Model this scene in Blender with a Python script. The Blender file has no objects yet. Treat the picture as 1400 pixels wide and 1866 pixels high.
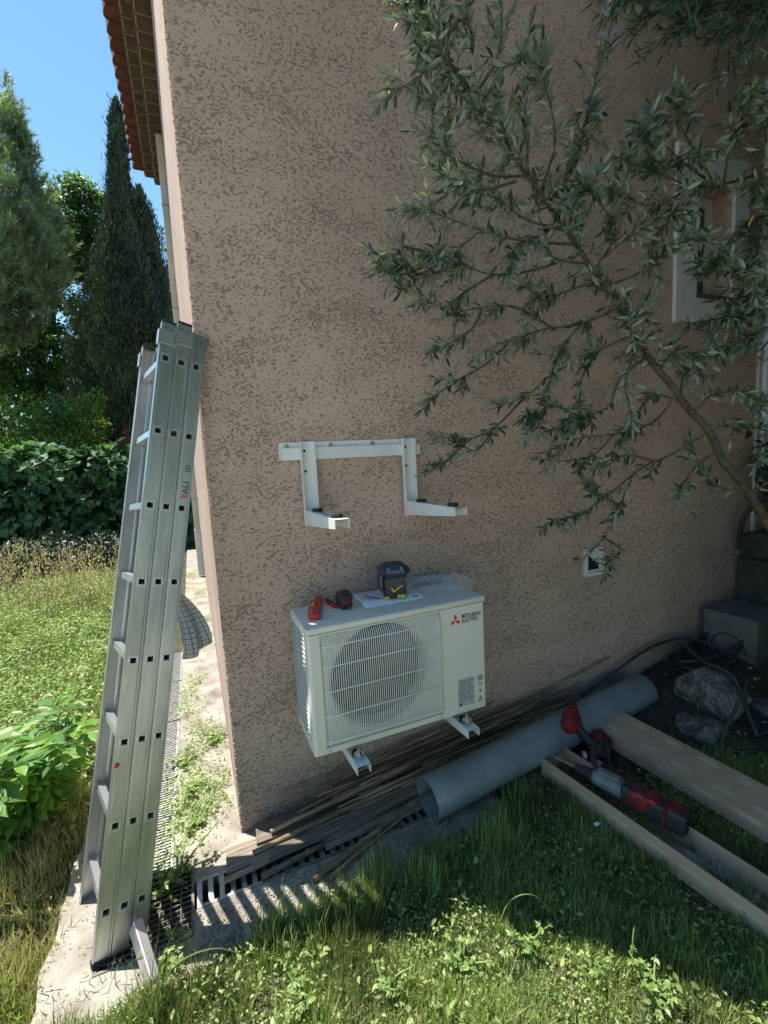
import bpy, bmesh, math, random
import numpy as np
from mathutils import Vector, Matrix
random.seed(7); RNG = np.random.default_rng(7)
S = bpy.context.scene; COL = S.collection
R_ = math.radians

# ------------------------------------------------------------ camera, world, sun, exposure
CAM = np.array([-0.0623, -2.0224, 1.6468]); FPX = 827.44
def cam_axes(yaw, pit, rol):
    cy, sy = math.cos(yaw), math.sin(yaw)
    f = np.array([-sy*math.cos(pit), cy*math.cos(pit), math.sin(pit)]); r = np.array([cy, sy, 0.0]); d = np.cross(f, r)
    c, s = math.cos(rol), math.sin(rol)
    return c*r+s*d, -s*r+c*d, f
RT, DN, FW = cam_axes(-0.3960, -0.1127, 0.0520)
cam = bpy.data.cameras.new('camera'); camo = bpy.data.objects.new('camera', cam); COL.objects.link(camo)
cam.sensor_fit = 'VERTICAL'; cam.sensor_height = 36.0; cam.sensor_width = 36.0; cam.lens = FPX/1866*36
cam.clip_start = 0.02; cam.clip_end = 1000
camo.matrix_world = Matrix(((RT[0], -DN[0], -FW[0], CAM[0]), (RT[1], -DN[1], -FW[1], CAM[1]), (RT[2], -DN[2], -FW[2], CAM[2]), (0, 0, 0, 1)))
S.camera = camo
SUN_EL = 66.0; SUN_H = Vector((-0.69, 0.724, 0)).normalized()      # horizontal direction towards the sun
w = bpy.data.worlds.new('World'); S.world = w; w.use_nodes = True
nt = w.node_tree; bg = nt.nodes['Background']
sky = nt.nodes.new('ShaderNodeTexSky'); sky.sky_type = 'NISHITA'; sky.sun_disc = False
sky.sun_elevation = R_(SUN_EL); sky.sun_rotation = math.atan2(SUN_H.x, SUN_H.y); sky.air_density = 1.5; sky.dust_density = 0.0; sky.ozone_density = 5.5; sky.altitude = 0
tint = nt.nodes.new('ShaderNodeVectorMath'); tint.operation = 'MULTIPLY'; tint.inputs[1].default_value = (.86, 1.02, 1.0); nt.links.new(sky.outputs[0], tint.inputs[0]); nt.links.new(tint.outputs[0], bg.inputs[0]); bg.inputs[1].default_value = 0.092
sl = bpy.data.lights.new('sun', 'SUN'); sl.energy = 5.0; sl.angle = R_(0.53); sl.color = (1.0, 0.95, 0.87)
so = bpy.data.objects.new('sun', sl); COL.objects.link(so)
sd = Vector((SUN_H.x*math.cos(R_(SUN_EL)), SUN_H.y*math.cos(R_(SUN_EL)), math.sin(R_(SUN_EL))))
so.rotation_euler = sd.to_track_quat('Z', 'Y').to_euler(); so.location = (-4, 6, 12)
S.view_settings.view_transform = 'Standard'; S.view_settings.look = 'None'; S.view_settings.exposure = 1.03; S.view_settings.gamma = 1
S.cycles.max_bounces = 8; S.cycles.diffuse_bounces = 4; S.cycles.transparent_max_bounces = 8

# ------------------------------------------------------------ helpers
def ray(x, y): return RT*((x-700)/FPX)+DN*((y-933)/FPX)+FW
def G(x, y, z=0.0):                                       # point of the level z seen at photo pixel (x, y)
    d = ray(x, y); return Vector(CAM+d*((z-CAM[2])/d[2]))
def Wp(x, y, Y=0.0):                                      # point of the upright plane y = Y seen there
    d = ray(x, y); return Vector(CAM+d*((Y-CAM[1])/d[1]))

def tag(o, label=None, cat=None, group=None, kind=None):
    if label: o['label'] = label
    if cat: o['category'] = cat
    if group: o['group'] = group
    if kind: o['kind'] = kind
    return o
def empty(name, loc=(0, 0, 0), label=None, cat=None, group=None, rot=None):
    o = bpy.data.objects.new(name, None); COL.objects.link(o); o.location = loc; o.empty_display_size = .05
    if rot is not None: o.rotation_euler = rot
    return tag(o, label, cat, group)

class MB:
    def __init__(s): s.v = []; s.f = []; s.m = []
    def add(s, vs, fs, mi=0):
        b = len(s.v); s.v += [tuple(map(float, p)) for p in vs]
        s.f += [tuple(b+i for i in f) for f in fs]; s.m += [mi]*len(fs); return s
    def quad(s, a, b, c, d, mi=0): return s.add([a, b, c, d], [(0, 1, 2, 3)], mi)
    def box(s, lo, hi, mi=0, M=None):
        x0, y0, z0 = lo; x1, y1, z1 = hi
        vs = [Vector(p) for p in ((x0,y0,z0),(x1,y0,z0),(x1,y1,z0),(x0,y1,z0),(x0,y0,z1),(x1,y0,z1),(x1,y1,z1),(x0,y1,z1))]
        if M is not None: vs = [M @ p for p in vs]
        return s.add(vs, [(0,3,2,1),(4,5,6,7),(0,1,5,4),(1,2,6,5),(2,3,7,6),(3,0,4,7)], mi)
    def rbox(s, lo, hi, r=.004, seg=2, mi=0, M=None):
        bm = bmesh.new(); bmesh.ops.create_cube(bm, size=1)
        c = (Vector(lo)+Vector(hi))/2; d = Vector(hi)-Vector(lo)
        for v in bm.verts: v.co = Vector((v.co.x*d.x, v.co.y*d.y, v.co.z*d.z))+c
        bmesh.ops.bevel(bm, geom=bm.edges[:], offset=min(r, min(d)*.49), segments=seg, profile=.5, affect='EDGES')
        bm.verts.index_update()
        vs = [M @ v.co if M is not None else v.co.copy() for v in bm.verts]
        s.add(vs, [tuple(v.index for v in f.verts) for f in bm.faces], mi); bm.free(); return s
    def tube(s, pts, r, n=10, mi=0, cap=True, flat=1.0):
        pts = [Vector(p) for p in pts]; rs = r if isinstance(r, (list, tuple)) else [r]*len(pts)
        N = len(pts); ring = []; up = Vector((0, 0, 1))
        for i, p in enumerate(pts):
            t = (pts[min(i+1, N-1)]-pts[max(i-1, 0)])
            t = t.normalized() if t.length > 1e-9 else Vector((0, 0, 1))
            if i == 0:
                a = t.cross(up) if abs(t.z) < .95 else t.cross(Vector((1, 0, 0)))
            else: a = a-t*a.dot(t)
            a.normalize(); b = t.cross(a)
            for k in range(n):
                q = 2*math.pi*k/n; ring.append(p+(a*math.cos(q)+b*math.sin(q)*flat)*rs[i])
        fs = [(i*n+k, i*n+(k+1) % n, (i+1)*n+(k+1) % n, (i+1)*n+k) for i in range(N-1) for k in range(n)]
        if cap: fs += [tuple(range(n))[::-1], tuple((N-1)*n+k for k in range(n))]
        return s.add(ring, fs, mi)
    def poly(s, pts, h, mi=0, M=None):                    # prism: outline in xy, pushed up in z from 0 to h
        n = len(pts); vs = [Vector((p[0], p[1], 0)) for p in pts]+[Vector((p[0], p[1], h)) for p in pts]
        if M is not None: vs = [M @ v for v in vs]
        return s.add(vs, [tuple(range(n))[::-1], tuple(range(n, 2*n))]+[(i, (i+1) % n, n+(i+1) % n, n+i) for i in range(n)], mi)
    def build(s, name, mats, parent=None, smooth=False):
        me = bpy.data.meshes.new(name); me.from_pydata(s.v, [], s.f)
        mats = mats if isinstance(mats, (list, tuple)) else [mats]
        for m in mats: me.materials.append(m)
        if len(mats) > 1: me.polygons.foreach_set('material_index', s.m)
        if smooth:
            me.polygons.foreach_set('use_smooth', [True]*len(me.polygons))
            try: me.set_sharp_from_angle(angle=R_(38))
            except Exception: pass
        me.update(); o = bpy.data.objects.new(name, me); COL.objects.link(o)
        if parent is not None: o.parent = parent
        return o
def fix_normals(o):
    bm = bmesh.new(); bm.from_mesh(o.data); bmesh.ops.recalc_face_normals(bm, faces=bm.faces[:]); bm.to_mesh(o.data); bm.free(); return o

def fast_mesh(name, V, F, mat, parent=None, smooth=True):     # V (n,3), F (m,k)
    me = bpy.data.meshes.new(name); k = F.shape[1]
    me.vertices.add(len(V)); me.vertices.foreach_set('co', V.astype(np.float32).ravel())
    me.loops.add(F.size); me.loops.foreach_set('vertex_index', F.astype(np.int32).ravel())
    me.polygons.add(len(F)); me.polygons.foreach_set('loop_start', np.arange(0, F.size, k, dtype=np.int32))
    me.polygons.foreach_set('use_smooth', np.full(len(F), smooth))
    me.materials.append(mat); me.update(calc_edges=True); me.validate()
    o = bpy.data.objects.new(name, me); COL.objects.link(o)
    if parent is not None: o.parent = parent
    return o
def unit(a): return a/np.maximum(np.linalg.norm(a, axis=-1, keepdims=True), 1e-9)
def frames(d, nrm):                                         # columns: side, along d, normal
    d = unit(d); n = nrm-d*np.sum(nrm*d, -1, keepdims=True); n = unit(n); s = np.cross(d, n)
    return np.stack([s, d, n], -1)
def scatter(tv, tf, T, M, sc):                             # template instanced N times -> V, F
    sc = np.asarray(sc, float)
    if sc.ndim == 1: sc = np.repeat(sc[:, None], 3, 1)
    V = np.einsum('nij,nkj->nki', M, tv[None]*sc[:, None, :])+T[:, None, :]
    F = tf[None]+(np.arange(len(T))*len(tv))[:, None, None]
    return V.reshape(-1, 3), F.reshape(-1, tf.shape[1])
def rnd(n, s=1.0): return RNG.normal(0, s, (n, 3))
# leaf templates, lying along +y, normal +z, unit length
LANCE = (np.array([(0,0,0),(-.115,.33,.02),(0,.33,-.01),(.115,.33,.02),(-.105,.68,.0),(0,.68,-.03),(.105,.68,.0),(0,1,-.09)], float),
         np.array([(0,2,1),(0,3,2),(1,2,5),(1,5,4),(2,3,6),(2,6,5),(4,5,7),(5,6,7)]))
BROAD = (np.array([(0,0,0),(-.24,.25,.05),(0,.3,-.02),(.24,.25,.05),(-.22,.62,.02),(0,.65,-.05),(.22,.62,.02),(0,1,-.16)], float), LANCE[1])
HEART = (np.array([(0,.05,0),(-.42,.12,.06),(0,.35,-.03),(.42,.12,.06),(-.4,.55,.02),(0,.65,-.05),(.4,.55,.02),(0,1,-.2)], float), LANCE[1])
PEON = (LANCE[0]*np.array([1.55, 1, 1.3]), LANCE[1])
RHOMB = (np.array([(0,0,0),(-.28,.5,.06),(.28,.5,.06),(0,1,-.05)], float), np.array([(0,2,1),(1,2,3)]))
NEED = (np.array([(-.03,0,0),(.03,0,0),(0,1,.05)], float), np.array([(0,1,2)]))
BLADE = (np.array([(-.5,0,0),(.5,0,0),(-.42,.35,.05),(.42,.35,.05),(-.28,.7,.22),(.28,.7,.22),(0,1,.5)], float),
         np.array([(0,1,3),(0,3,2),(2,3,5),(2,5,4),(4,5,6)]))

# ------------------------------------------------------------ materials
def nn(t, typ, **k):
    n = t.nodes.new(typ)
    for a, b in k.items(): setattr(n, a, b)
    return n
def mat(name, col, rough=.6, metal=0.0, spec=.5, col2=None, nscale=8, ndetail=5, lo=.35, hi=.65, bump=0, bscale=60, bdist=.002, trans=0, alpha=1, coat=0, vscale=(1, 1, 1)):
    m = bpy.data.materials.new(name); m.use_nodes = True; t = m.node_tree; L = t.links
    b = t.nodes['Principled BSDF']; b.inputs['Base Color'].default_value = (*col, 1)
    b.inputs['Roughness'].default_value = rough; b.inputs['Metallic'].default_value = metal
    b.inputs['Specular IOR Level'].default_value = spec; b.inputs['Alpha'].default_value = alpha
    if coat: b.inputs['Coat Weight'].default_value = coat
    tc = nn(t, 'ShaderNodeTexCoord'); mp = nn(t, 'ShaderNodeMapping'); mp.inputs['Scale'].default_value = vscale
    L.new(tc.outputs['Object'], mp.inputs[0])
    if col2 is not None:
        n = nn(t, 'ShaderNodeTexNoise'); n.inputs['Scale'].default_value = nscale; n.inputs['Detail'].default_value = ndetail
        n.inputs['Roughness'].default_value = .62; L.new(mp.outputs[0], n.inputs['Vector'])
        r = nn(t, 'ShaderNodeValToRGB'); r.color_ramp.elements[0].position = lo; r.color_ramp.elements[1].position = hi
        r.color_ramp.elements[0].color = (*col, 1); r.color_ramp.elements[1].color = (*col2, 1)
        L.new(n.outputs['Fac'], r.inputs[0]); L.new(r.outputs[0], b.inputs['Base Color'])
    if bump:
        n = nn(t, 'ShaderNodeTexNoise'); n.inputs['Scale'].default_value = bscale; n.inputs['Detail'].default_value = 6
        L.new(mp.outputs[0], n.inputs['Vector'])
        q = nn(t, 'ShaderNodeBump'); q.inputs['Strength'].default_value = bump; q.inputs['Distance'].default_value = bdist
        L.new(n.outputs['Fac'], q.inputs['Height']); L.new(q.outputs[0], b.inputs['Normal'])
    return m
def vary(m, lo, hi):                                      # each object its own weathering
    t = m.node_tree; b = t.nodes['Principled BSDF']; src = b.inputs['Base Color'].links[0].from_socket; oi = nn(t, 'ShaderNodeObjectInfo')
    mr = nn(t, 'ShaderNodeMapRange'); mr.inputs['To Min'].default_value = lo; mr.inputs['To Max'].default_value = hi; t.links.new(oi.outputs['Random'], mr.inputs[0])
    v = nn(t, 'ShaderNodeVectorMath', operation='SCALE'); t.links.new(src, v.inputs[0]); t.links.new(mr.outputs[0], v.inputs['Scale']); t.links.new(v.outputs[0], b.inputs['Base Color'])
def leafmat(name, cols, rough=.45, trans=.25, back=None, spec=.5, clump=.0):
    m = bpy.data.materials.new(name); m.use_nodes = True; t = m.node_tree; L = t.links
    b = t.nodes['Principled BSDF']; out = t.nodes['Material Output']
    g = nn(t, 'ShaderNodeNewGeometry'); r = nn(t, 'ShaderNodeValToRGB'); e = r.color_ramp.elements
    while len(e) < len(cols): e.new(.5)
    for i, c in enumerate(cols):
        e[i].position = i/(len(cols)-1); e[i].color = (*c, 1)
    L.new(g.outputs['Random Per Island'], r.inputs[0]); c = r.outputs[0]
    if clump:                                             # patches of older and younger growth
        n = nn(t, 'ShaderNodeTexNoise'); n.inputs['Scale'].default_value = clump; tc = nn(t, 'ShaderNodeTexCoord'); L.new(tc.outputs['Object'], n.inputs['Vector'])
        mr = nn(t, 'ShaderNodeMapRange'); mr.inputs['From Min'].default_value = .35; mr.inputs['From Max'].default_value = .65; mr.inputs['To Min'].default_value = .6; mr.inputs['To Max'].default_value = 1.4
        L.new(n.outputs['Fac'], mr.inputs[0]); vm = nn(t, 'ShaderNodeVectorMath', operation='SCALE'); L.new(c, vm.inputs[0]); L.new(mr.outputs[0], vm.inputs['Scale']); c = vm.outputs[0]
    if back is not None:
        mx = nn(t, 'ShaderNodeMix', data_type='RGBA'); L.new(g.outputs['Backfacing'], mx.inputs[0]); L.new(c, mx.inputs[6]); mx.inputs[7].default_value = (*back, 1); c = mx.outputs[2]
    L.new(c, b.inputs['Base Color']); b.inputs['Roughness'].default_value = rough; b.inputs['Specular IOR Level'].default_value = spec
    if trans:
        tr = nn(t, 'ShaderNodeBsdfTranslucent'); vm = nn(t, 'ShaderNodeVectorMath', operation='MULTIPLY'); L.new(c, vm.inputs[0]); vm.inputs[1].default_value = (1.5, 1.7, .6)
        L.new(vm.outputs[0], tr.inputs[0]); ms = nn(t, 'ShaderNodeMixShader'); ms.inputs[0].default_value = trans
        L.new(b.outputs[0], ms.inputs[1]); L.new(tr.outputs[0], ms.inputs[2]); L.new(ms.outputs[0], out.inputs[0])
    return m

def stucco_mat():
    m = bpy.data.materials.new('stucco_render'); m.use_nodes = True; t = m.node_tree; L = t.links; b = t.nodes['Principled BSDF']
    tc = nn(t, 'ShaderNodeTexCoord')
    wn = nn(t, 'ShaderNodeTexNoise'); wn.inputs['Scale'].default_value = 9; wn.inputs['Detail'].default_value = 3; L.new(tc.outputs['Object'], wn.inputs['Vector'])
    wa = nn(t, 'ShaderNodeVectorMath', operation='SCALE'); L.new(wn.outputs['Color'], wa.inputs[0]); wa.inputs['Scale'].default_value = .035
    ad = nn(t, 'ShaderNodeVectorMath', operation='ADD'); L.new(tc.outputs['Object'], ad.inputs[0]); L.new(wa.outputs[0], ad.inputs[1])
    mp = nn(t, 'ShaderNodeMapping'); mp.inputs['Scale'].default_value = (.85, 1, 1.35); L.new(ad.outputs[0], mp.inputs[0])
    n1 = nn(t, 'ShaderNodeTexNoise'); n1.inputs['Scale'].default_value = 86; n1.inputs['Detail'].default_value = 7; n1.inputs['Roughness'].default_value = .68; n1.inputs['Distortion'].default_value = .0; L.new(mp.outputs[0], n1.inputs['Vector'])
    # coverage of smooth plateaus drifts over the wall
    n0 = nn(t, 'ShaderNodeTexNoise'); n0.inputs['Scale'].default_value = 5.0; n0.inputs['Detail'].default_value = 4; m9 = nn(t, 'ShaderNodeMapping'); m9.inputs['Scale'].default_value = (.6, 1, 1.5); L.new(ad.outputs[0], m9.inputs[0]); L.new(m9.outputs[0], n0.inputs['Vector'])
    m0 = nn(t, 'ShaderNodeMath', operation='MULTIPLY_ADD'); m0.inputs[1].default_value = .22; m0.inputs[2].default_value = -.10; L.new(n0.outputs['Fac'], m0.inputs[0])
    sm = nn(t, 'ShaderNodeMath', operation='ADD'); L.new(n1.outputs['Fac'], sm.inputs[0]); L.new(m0.outputs[0], sm.inputs[1])
    pl = nn(t, 'ShaderNodeMapRange', interpolation_type='SMOOTHSTEP'); pl.inputs['From Min'].default_value = .36; pl.inputs['From Max'].default_value = .47; L.new(sm.outputs[0], pl.inputs[0])
    n2 = nn(t, 'ShaderNodeTexNoise'); n2.inputs['Scale'].default_value = 210; n2.inputs['Detail'].default_value = 3; L.new(tc.outputs['Object'], n2.inputs['Vector'])
    r = nn(t, 'ShaderNodeValToRGB'); r.color_ramp.elements[0].color = (.465, .335, .265, 1); r.color_ramp.elements[1].color = (.505, .368, .297, 1)
    # dirt and crease shade put into the colour along the torn plateau edges
    dm = nn(t, 'ShaderNodeMath', operation='ABSOLUTE'); ds = nn(t, 'ShaderNodeMath', operation='SUBTRACT'); L.new(sm.outputs[0], ds.inputs[0]); ds.inputs[1].default_value = .418; L.new(ds.outputs[0], dm.inputs[0])
    de = nn(t, 'ShaderNodeMapRange'); de.inputs['From Min'].default_value = .002; de.inputs['From Max'].default_value = .022; de.inputs['To Min'].default_value = .83; de.inputs['To Max'].default_value = 1; L.new(dm.outputs[0], de.inputs[0])
    L.new(pl.outputs[0], r.inputs[0]); rv = nn(t, 'ShaderNodeVectorMath', operation='SCALE'); L.new(r.outputs[0], rv.inputs[0]); L.new(de.outputs[0], rv.inputs['Scale'])
    # broad weathering
    n3 = nn(t, 'ShaderNodeTexNoise'); n3.inputs['Scale'].default_value = 1.3; n3.inputs['Detail'].default_value = 6; L.new(tc.outputs['Object'], n3.inputs['Vector'])
    mr = nn(t, 'ShaderNodeMapRange'); mr.inputs['From Min'].default_value = .3; mr.inputs['From Max'].default_value = .7; mr.inputs['To Min'].default_value = .88; mr.inputs['To Max'].default_value = 1.1; L.new(n3.outputs['Fac'], mr.inputs[0])
    vm = nn(t, 'ShaderNodeVectorMath', operation='SCALE'); L.new(rv.outputs[0], vm.inputs[0]); L.new(mr.outputs[0], vm.inputs['Scale'])
    # a darker band with a ragged top edge along the wall foot
    sx = nn(t, 'ShaderNodeSeparateXYZ'); L.new(tc.outputs['Object'], sx.inputs[0])
    gz = nn(t, 'ShaderNodeMath', operation='MULTIPLY_ADD'); L.new(n3.outputs['Fac'], gz.inputs[0]); gz.inputs[1].default_value = -.9; L.new(sx.outputs['Z'], gz.inputs[2])
    gm = nn(t, 'ShaderNodeMapRange'); gm.inputs['From Min'].default_value = -.4; gm.inputs['From Max'].default_value = -.1; gm.inputs['To Min'].default_value = .72; gm.inputs['To Max'].default_value = 1; L.new(gz.outputs[0], gm.inputs[0])
    v2 = nn(t, 'ShaderNodeVectorMath', operation='SCALE'); L.new(vm.outputs[0], v2.inputs[0]); L.new(gm.outputs[0], v2.inputs['Scale'])
    L.new(v2.outputs[0], b.inputs['Base Color']); b.inputs['Roughness'].default_value = .9; b.inputs['Specular IOR Level'].default_value = .25
    h = nn(t, 'ShaderNodeMath', operation='MULTIPLY_ADD'); L.new(n2.outputs['Fac'], h.inputs[0]); h.inputs[1].default_value = .38; L.new(pl.outputs[0], h.inputs[2])
    bp = nn(t, 'ShaderNodeBump'); bp.inputs['Strength'].default_value = 1; bp.inputs['Distance'].default_value = .0036; L.new(h.outputs[0], bp.inputs['Height']); L.new(bp.outputs[0], b.inputs['Normal'])
    return m
M = {}
M['stucco'] = stucco_mat()
M['soil'] = mat('soil', (.022, .017, .012), .95, col2=(.055, .043, .03), nscale=14, bump=1, bscale=45, bdist=.02)
M['ground'] = mat('ground_earth', (.022, .03, .012), .95, col2=(.075, .07, .035), nscale=3.5, ndetail=8, bump=1, bscale=40, bdist=.015)
M['concrete'] = mat('path_concrete', (.14, .118, .09), .9, col2=(.36, .325, .27), nscale=6, ndetail=9, lo=.3, hi=.62, bump=.8, bscale=90, bdist=.004)
M['dark_stone'] = mat('shade_dark_stone', (.03, .034, .026), .95, col2=(.075, .075, .062), nscale=6, ndetail=8, bump=1, bscale=40, bdist=.012)  # shade of the right corner put into the block colour
M['gravel'] = mat('bounce_gravel', (.42, .38, .31), .95, col2=(.62, .58, .50), nscale=60, bump=1, bscale=120, bdist=.01)  # surface of the added ground that bounces light
M['block'] = mat('block_concrete', (.09, .092, .08), .95, col2=(.17, .165, .15), nscale=9, ndetail=8, bump=1, bscale=130, bdist=.004)
M['alu'] = mat('ladder_aluminium', (.33, .345, .345), .40, .92, col2=(.66, .67, .67), nscale=6, ndetail=9, bump=.12, bscale=120, bdist=.001, vscale=(1, 1, .25))
M['alu_bright'] = mat('rung_aluminium', (.66, .66, .67), .38, .9)
M['galv'] = mat('galvanised_steel', (.28, .28, .27), .5, .75, col2=(.46, .46, .45), nscale=30, bump=.2)
M['steel_dark'] = mat('rusty_grid_steel', (.09, .075, .06), .7, .5, col2=(.22, .2, .18), nscale=40, bump=.3)
M['black_rub'] = mat('black_rubber', (.018, .018, .019), .65, bump=.2, bscale=200, bdist=.0005)
M['hose'] = mat('black_hose_plastic', (.022, .022, .024), .5, col2=(.045, .042, .04), nscale=20)
M['void'] = mat('dark_void', (.012, .011, .01), 1)
M['white_paint'] = mat('bracket_white_paint', (.66, .67, .65), .35, col2=(.72, .73, .71), nscale=6)
M['ac_white'] = mat('casing_ivory_paint', (.62, .615, .545), .42, col2=(.655, .65, .58), nscale=3, bump=.04, bscale=300, bdist=.0004)
M['ac_dark'] = mat('fan_black_plastic', (.02, .02, .02), .5)
M['fin'] = mat('fin_dark', (.05, .055, .065), .5, .4)
M['frame_white'] = mat('window_frame_stone', (.56, .555, .53), .8, col2=(.64, .635, .61), nscale=10, bump=.15, bscale=90)
M['beige_pipe'] = mat('downpipe_paint', (.52, .46, .38), .5, col2=(.6, .54, .45), nscale=5)
M['shutter'] = mat('shutter_white_paint', (.68, .69, .72), .5)
M['glass_dark'] = mat('window_glass', (.05, .055, .05), .15, col2=(.09, .09, .08), nscale=3)
M['tile'] = mat('roof_tile_clay', (.085, .028, .02), .85, col2=(.17, .058, .04), nscale=6, ndetail=8, bump=.6, bscale=50, bdist=.004)
M['tile_brown'] = mat('cornice_tile_clay', (.085, .053, .038), .9, col2=(.15, .095, .068), nscale=5, ndetail=8, bump=.6, bscale=50, bdist=.004)
M['mortar'] = mat('cornice_mortar', (.30, .24, .18), .95, col2=(.36, .30, .23), nscale=30, bump=.5)
M['pvc'] = mat('pipe_grey_pvc', (.165, .185, .195), .38, col2=(.27, .29, .30), nscale=5, ndetail=9, lo=.3, hi=.72, bump=.12, bscale=70, bdist=.001)
M['card'] = mat('cardboard_brown', (.42, .275, .185), .9, col2=(.50, .335, .23), nscale=4, ndetail=3, bump=.15, bscale=150, bdist=.0006)
M['card_lt'] = mat('cardboard_glue_patch', (.52, .38, .275), .85, col2=(.58, .44, .33), nscale=30)
M['wood'] = mat('weathered_wood', (.105, .083, .062), .9, col2=(.27, .225, .175), nscale=7, ndetail=8, bump=.9, bscale=35, bdist=.003, vscale=(.8, 14, 14))
M['stick'] = mat('dry_stick_bark', (.085, .055, .036), .9, col2=(.24, .17, .11), nscale=9, ndetail=8, bump=.8, bscale=40, bdist=.002, vscale=(.6, 8, 8))
vary(M['stick'], .5, 2.3); vary(M['wood'], .75, 1.5)
M['rock'] = mat('pale_limestone', (.13, .12, .10), .95, col2=(.36, .34, .30), nscale=2.2, ndetail=9, lo=.42, hi=.58, bump=1, bscale=7, bdist=.12)
M['red'] = mat('red_plastic', (.55, .022, .028), .35)
M['tool_red'] = mat('scuffed_red_plastic', (.30, .015, .02), .45, col2=(.10, .02, .022), nscale=22, lo=.45, hi=.6)
M['tool_black'] = mat('tool_black_plastic', (.018, .018, .02), .5, col2=(.04, .04, .042), nscale=60)
M['tool_grey'] = mat('dusty_grey_metal', (.12, .135, .145), .5, .3, col2=(.22, .235, .245), nscale=14, ndetail=8, bump=.2)
M['chrome'] = mat('steel_bright', (.62, .62, .62), .25, 1)
M['navy'] = mat('laser_dark_plastic', (.02, .024, .05), .28, col2=(.035, .04, .075), nscale=30)
M['yellow'] = mat('yellow_print', (.75, .55, .02), .5)
M['paper'] = mat('leaflet_paper', (.72, .74, .80), .7)
M['blue'] = mat('blue_print', (.05, .14, .5), .6)
M['redink'] = mat('red_print', (.62, .03, .03), .5)
M['ink'] = mat('black_print', (.02, .02, .02), .5)
M['grey_label'] = mat('grey_label_print', (.33, .35, .36), .5, col2=(.45, .47, .48), nscale=60)
M['bark'] = mat('olive_bark', (.03, .03, .018), .9, col2=(.085, .08, .05), nscale=22, bump=.7, bscale=60, bdist=.004)
M['dkbark'] = mat('dark_bark', (.03, .022, .016), .95, col2=(.07, .055, .04), nscale=12, bump=.6)
M['olive'] = leafmat('olive_leaf', [(.022, .042, .024), (.034, .060, .033), (.052, .086, .045), (.11, .165, .06)], .36, .16, back=(.17, .22, .185), spec=.6)
M['olive_old'] = leafmat('olive_leaf_yellow', [(.55, .33, .02), (.6, .42, .05)], .5, .2)
M['conifer'] = leafmat('dark_needle', [(.012, .028, .014), (.022, .045, .022), (.03, .06, .03)], .5, .05)
M['pine'] = leafmat('pine_needle', [(.17, .22, .14), (.22, .275, .175), (.27, .32, .21)], .5, .4, clump=1.4)
M['cypress'] = leafmat('cypress_spray', [(.010, .022, .010), (.022, .042, .016), (.075, .11, .035)], .6, .1, clump=2.6)
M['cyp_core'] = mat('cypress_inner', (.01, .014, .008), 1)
M['decid'] = leafmat('broad_tree_leaf', [(.055, .10, .022), (.09, .16, .035), (.15, .23, .05)], .4, .45, clump=.9)
M['shrub'] = leafmat('shrub_leaf', [(.08, .14, .025), (.14, .22, .04), (.22, .31, .07)], .4, .45, clump=3)
M['bigleaf'] = leafmat('hedge_leaf', [(.045, .11, .055), (.075, .16, .078), (.12, .225, .11)], .55, .32, spec=.25, clump=2)
M['peony'] = leafmat('peony_leaf', [(.07, .16, .045), (.12, .25, .055), (.22, .36, .07)], .42, .42, spec=.4)
M['redleaf'] = leafmat('red_tip_leaf', [(.16, .03, .025), (.28, .05, .04)], .4, .2)
M['grass'] = leafmat('lawn_blade', [(.085, .125, .045), (.15, .20, .065), (.24, .30, .095), (.40, .43, .18)], .5, .28, clump=2.5)
M['drygrass'] = leafmat('dry_blade', [(.32, .27, .11), (.46, .39, .18), (.60, .52, .28)], .7, .25)
M['seed'] = leafmat('oat_seed', [(.42, .33, .22), (.55, .45, .32), (.66, .57, .43)], .7, .3)
M['weed'] = leafmat('weed_leaf', [(.10, .18, .045), (.18, .28, .07), (.28, .38, .12), (.42, .46, .2)], .42, .4)
M['straw'] = mat('dry_straw', (.34, .27, .15), .8)
M['stem'] = mat('green_stem', (.14, .2, .05), .6)
M['petal'] = mat('pale_petal', (.75, .74, .68), .6)

def cloth_mat():
    m = bpy.data.materials.new('checked_cloth'); m.use_nodes = True; t = m.node_tree; L = t.links; b = t.nodes['Principled BSDF']
    uv = nn(t, 'ShaderNodeTexCoord'); sx = nn(t, 'ShaderNodeSeparateXYZ'); L.new(uv.outputs['UV'], sx.inputs[0])
    outs = []
    for a in ('X', 'Y'):
        mu = nn(t, 'ShaderNodeMath', operation='MULTIPLY'); L.new(sx.outputs[a], mu.inputs[0]); mu.inputs[1].default_value = 1/.026
        fr = nn(t, 'ShaderNodeMath', operation='FRACT'); L.new(mu.outputs[0], fr.inputs[0])
        lt = nn(t, 'ShaderNodeMath', operation='LESS_THAN'); L.new(fr.outputs[0], lt.inputs[0]); lt.inputs[1].default_value = .11; outs.append(lt)
    mx = nn(t, 'ShaderNodeMath', operation='MAXIMUM'); L.new(outs[0].outputs[0], mx.inputs[0]); L.new(outs[1].outputs[0], mx.inputs[1])
    mi = nn(t, 'ShaderNodeMix', data_type='RGBA'); L.new(mx.outputs[0], mi.inputs[0]); mi.inputs[6].default_value = (.42, .42, .41, 1); mi.inputs[7].default_value = (.03, .03, .05, 1)
    L.new(mi.outputs[2], b.inputs['Base Color']); b.inputs['Roughness'].default_value = .95
    return m
M['cloth'] = cloth_mat()
M['grit'] = leafmat('grit_stone', [(.10, .08, .06), (.22, .19, .15), (.4, .37, .32)], .9, 0)
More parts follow.
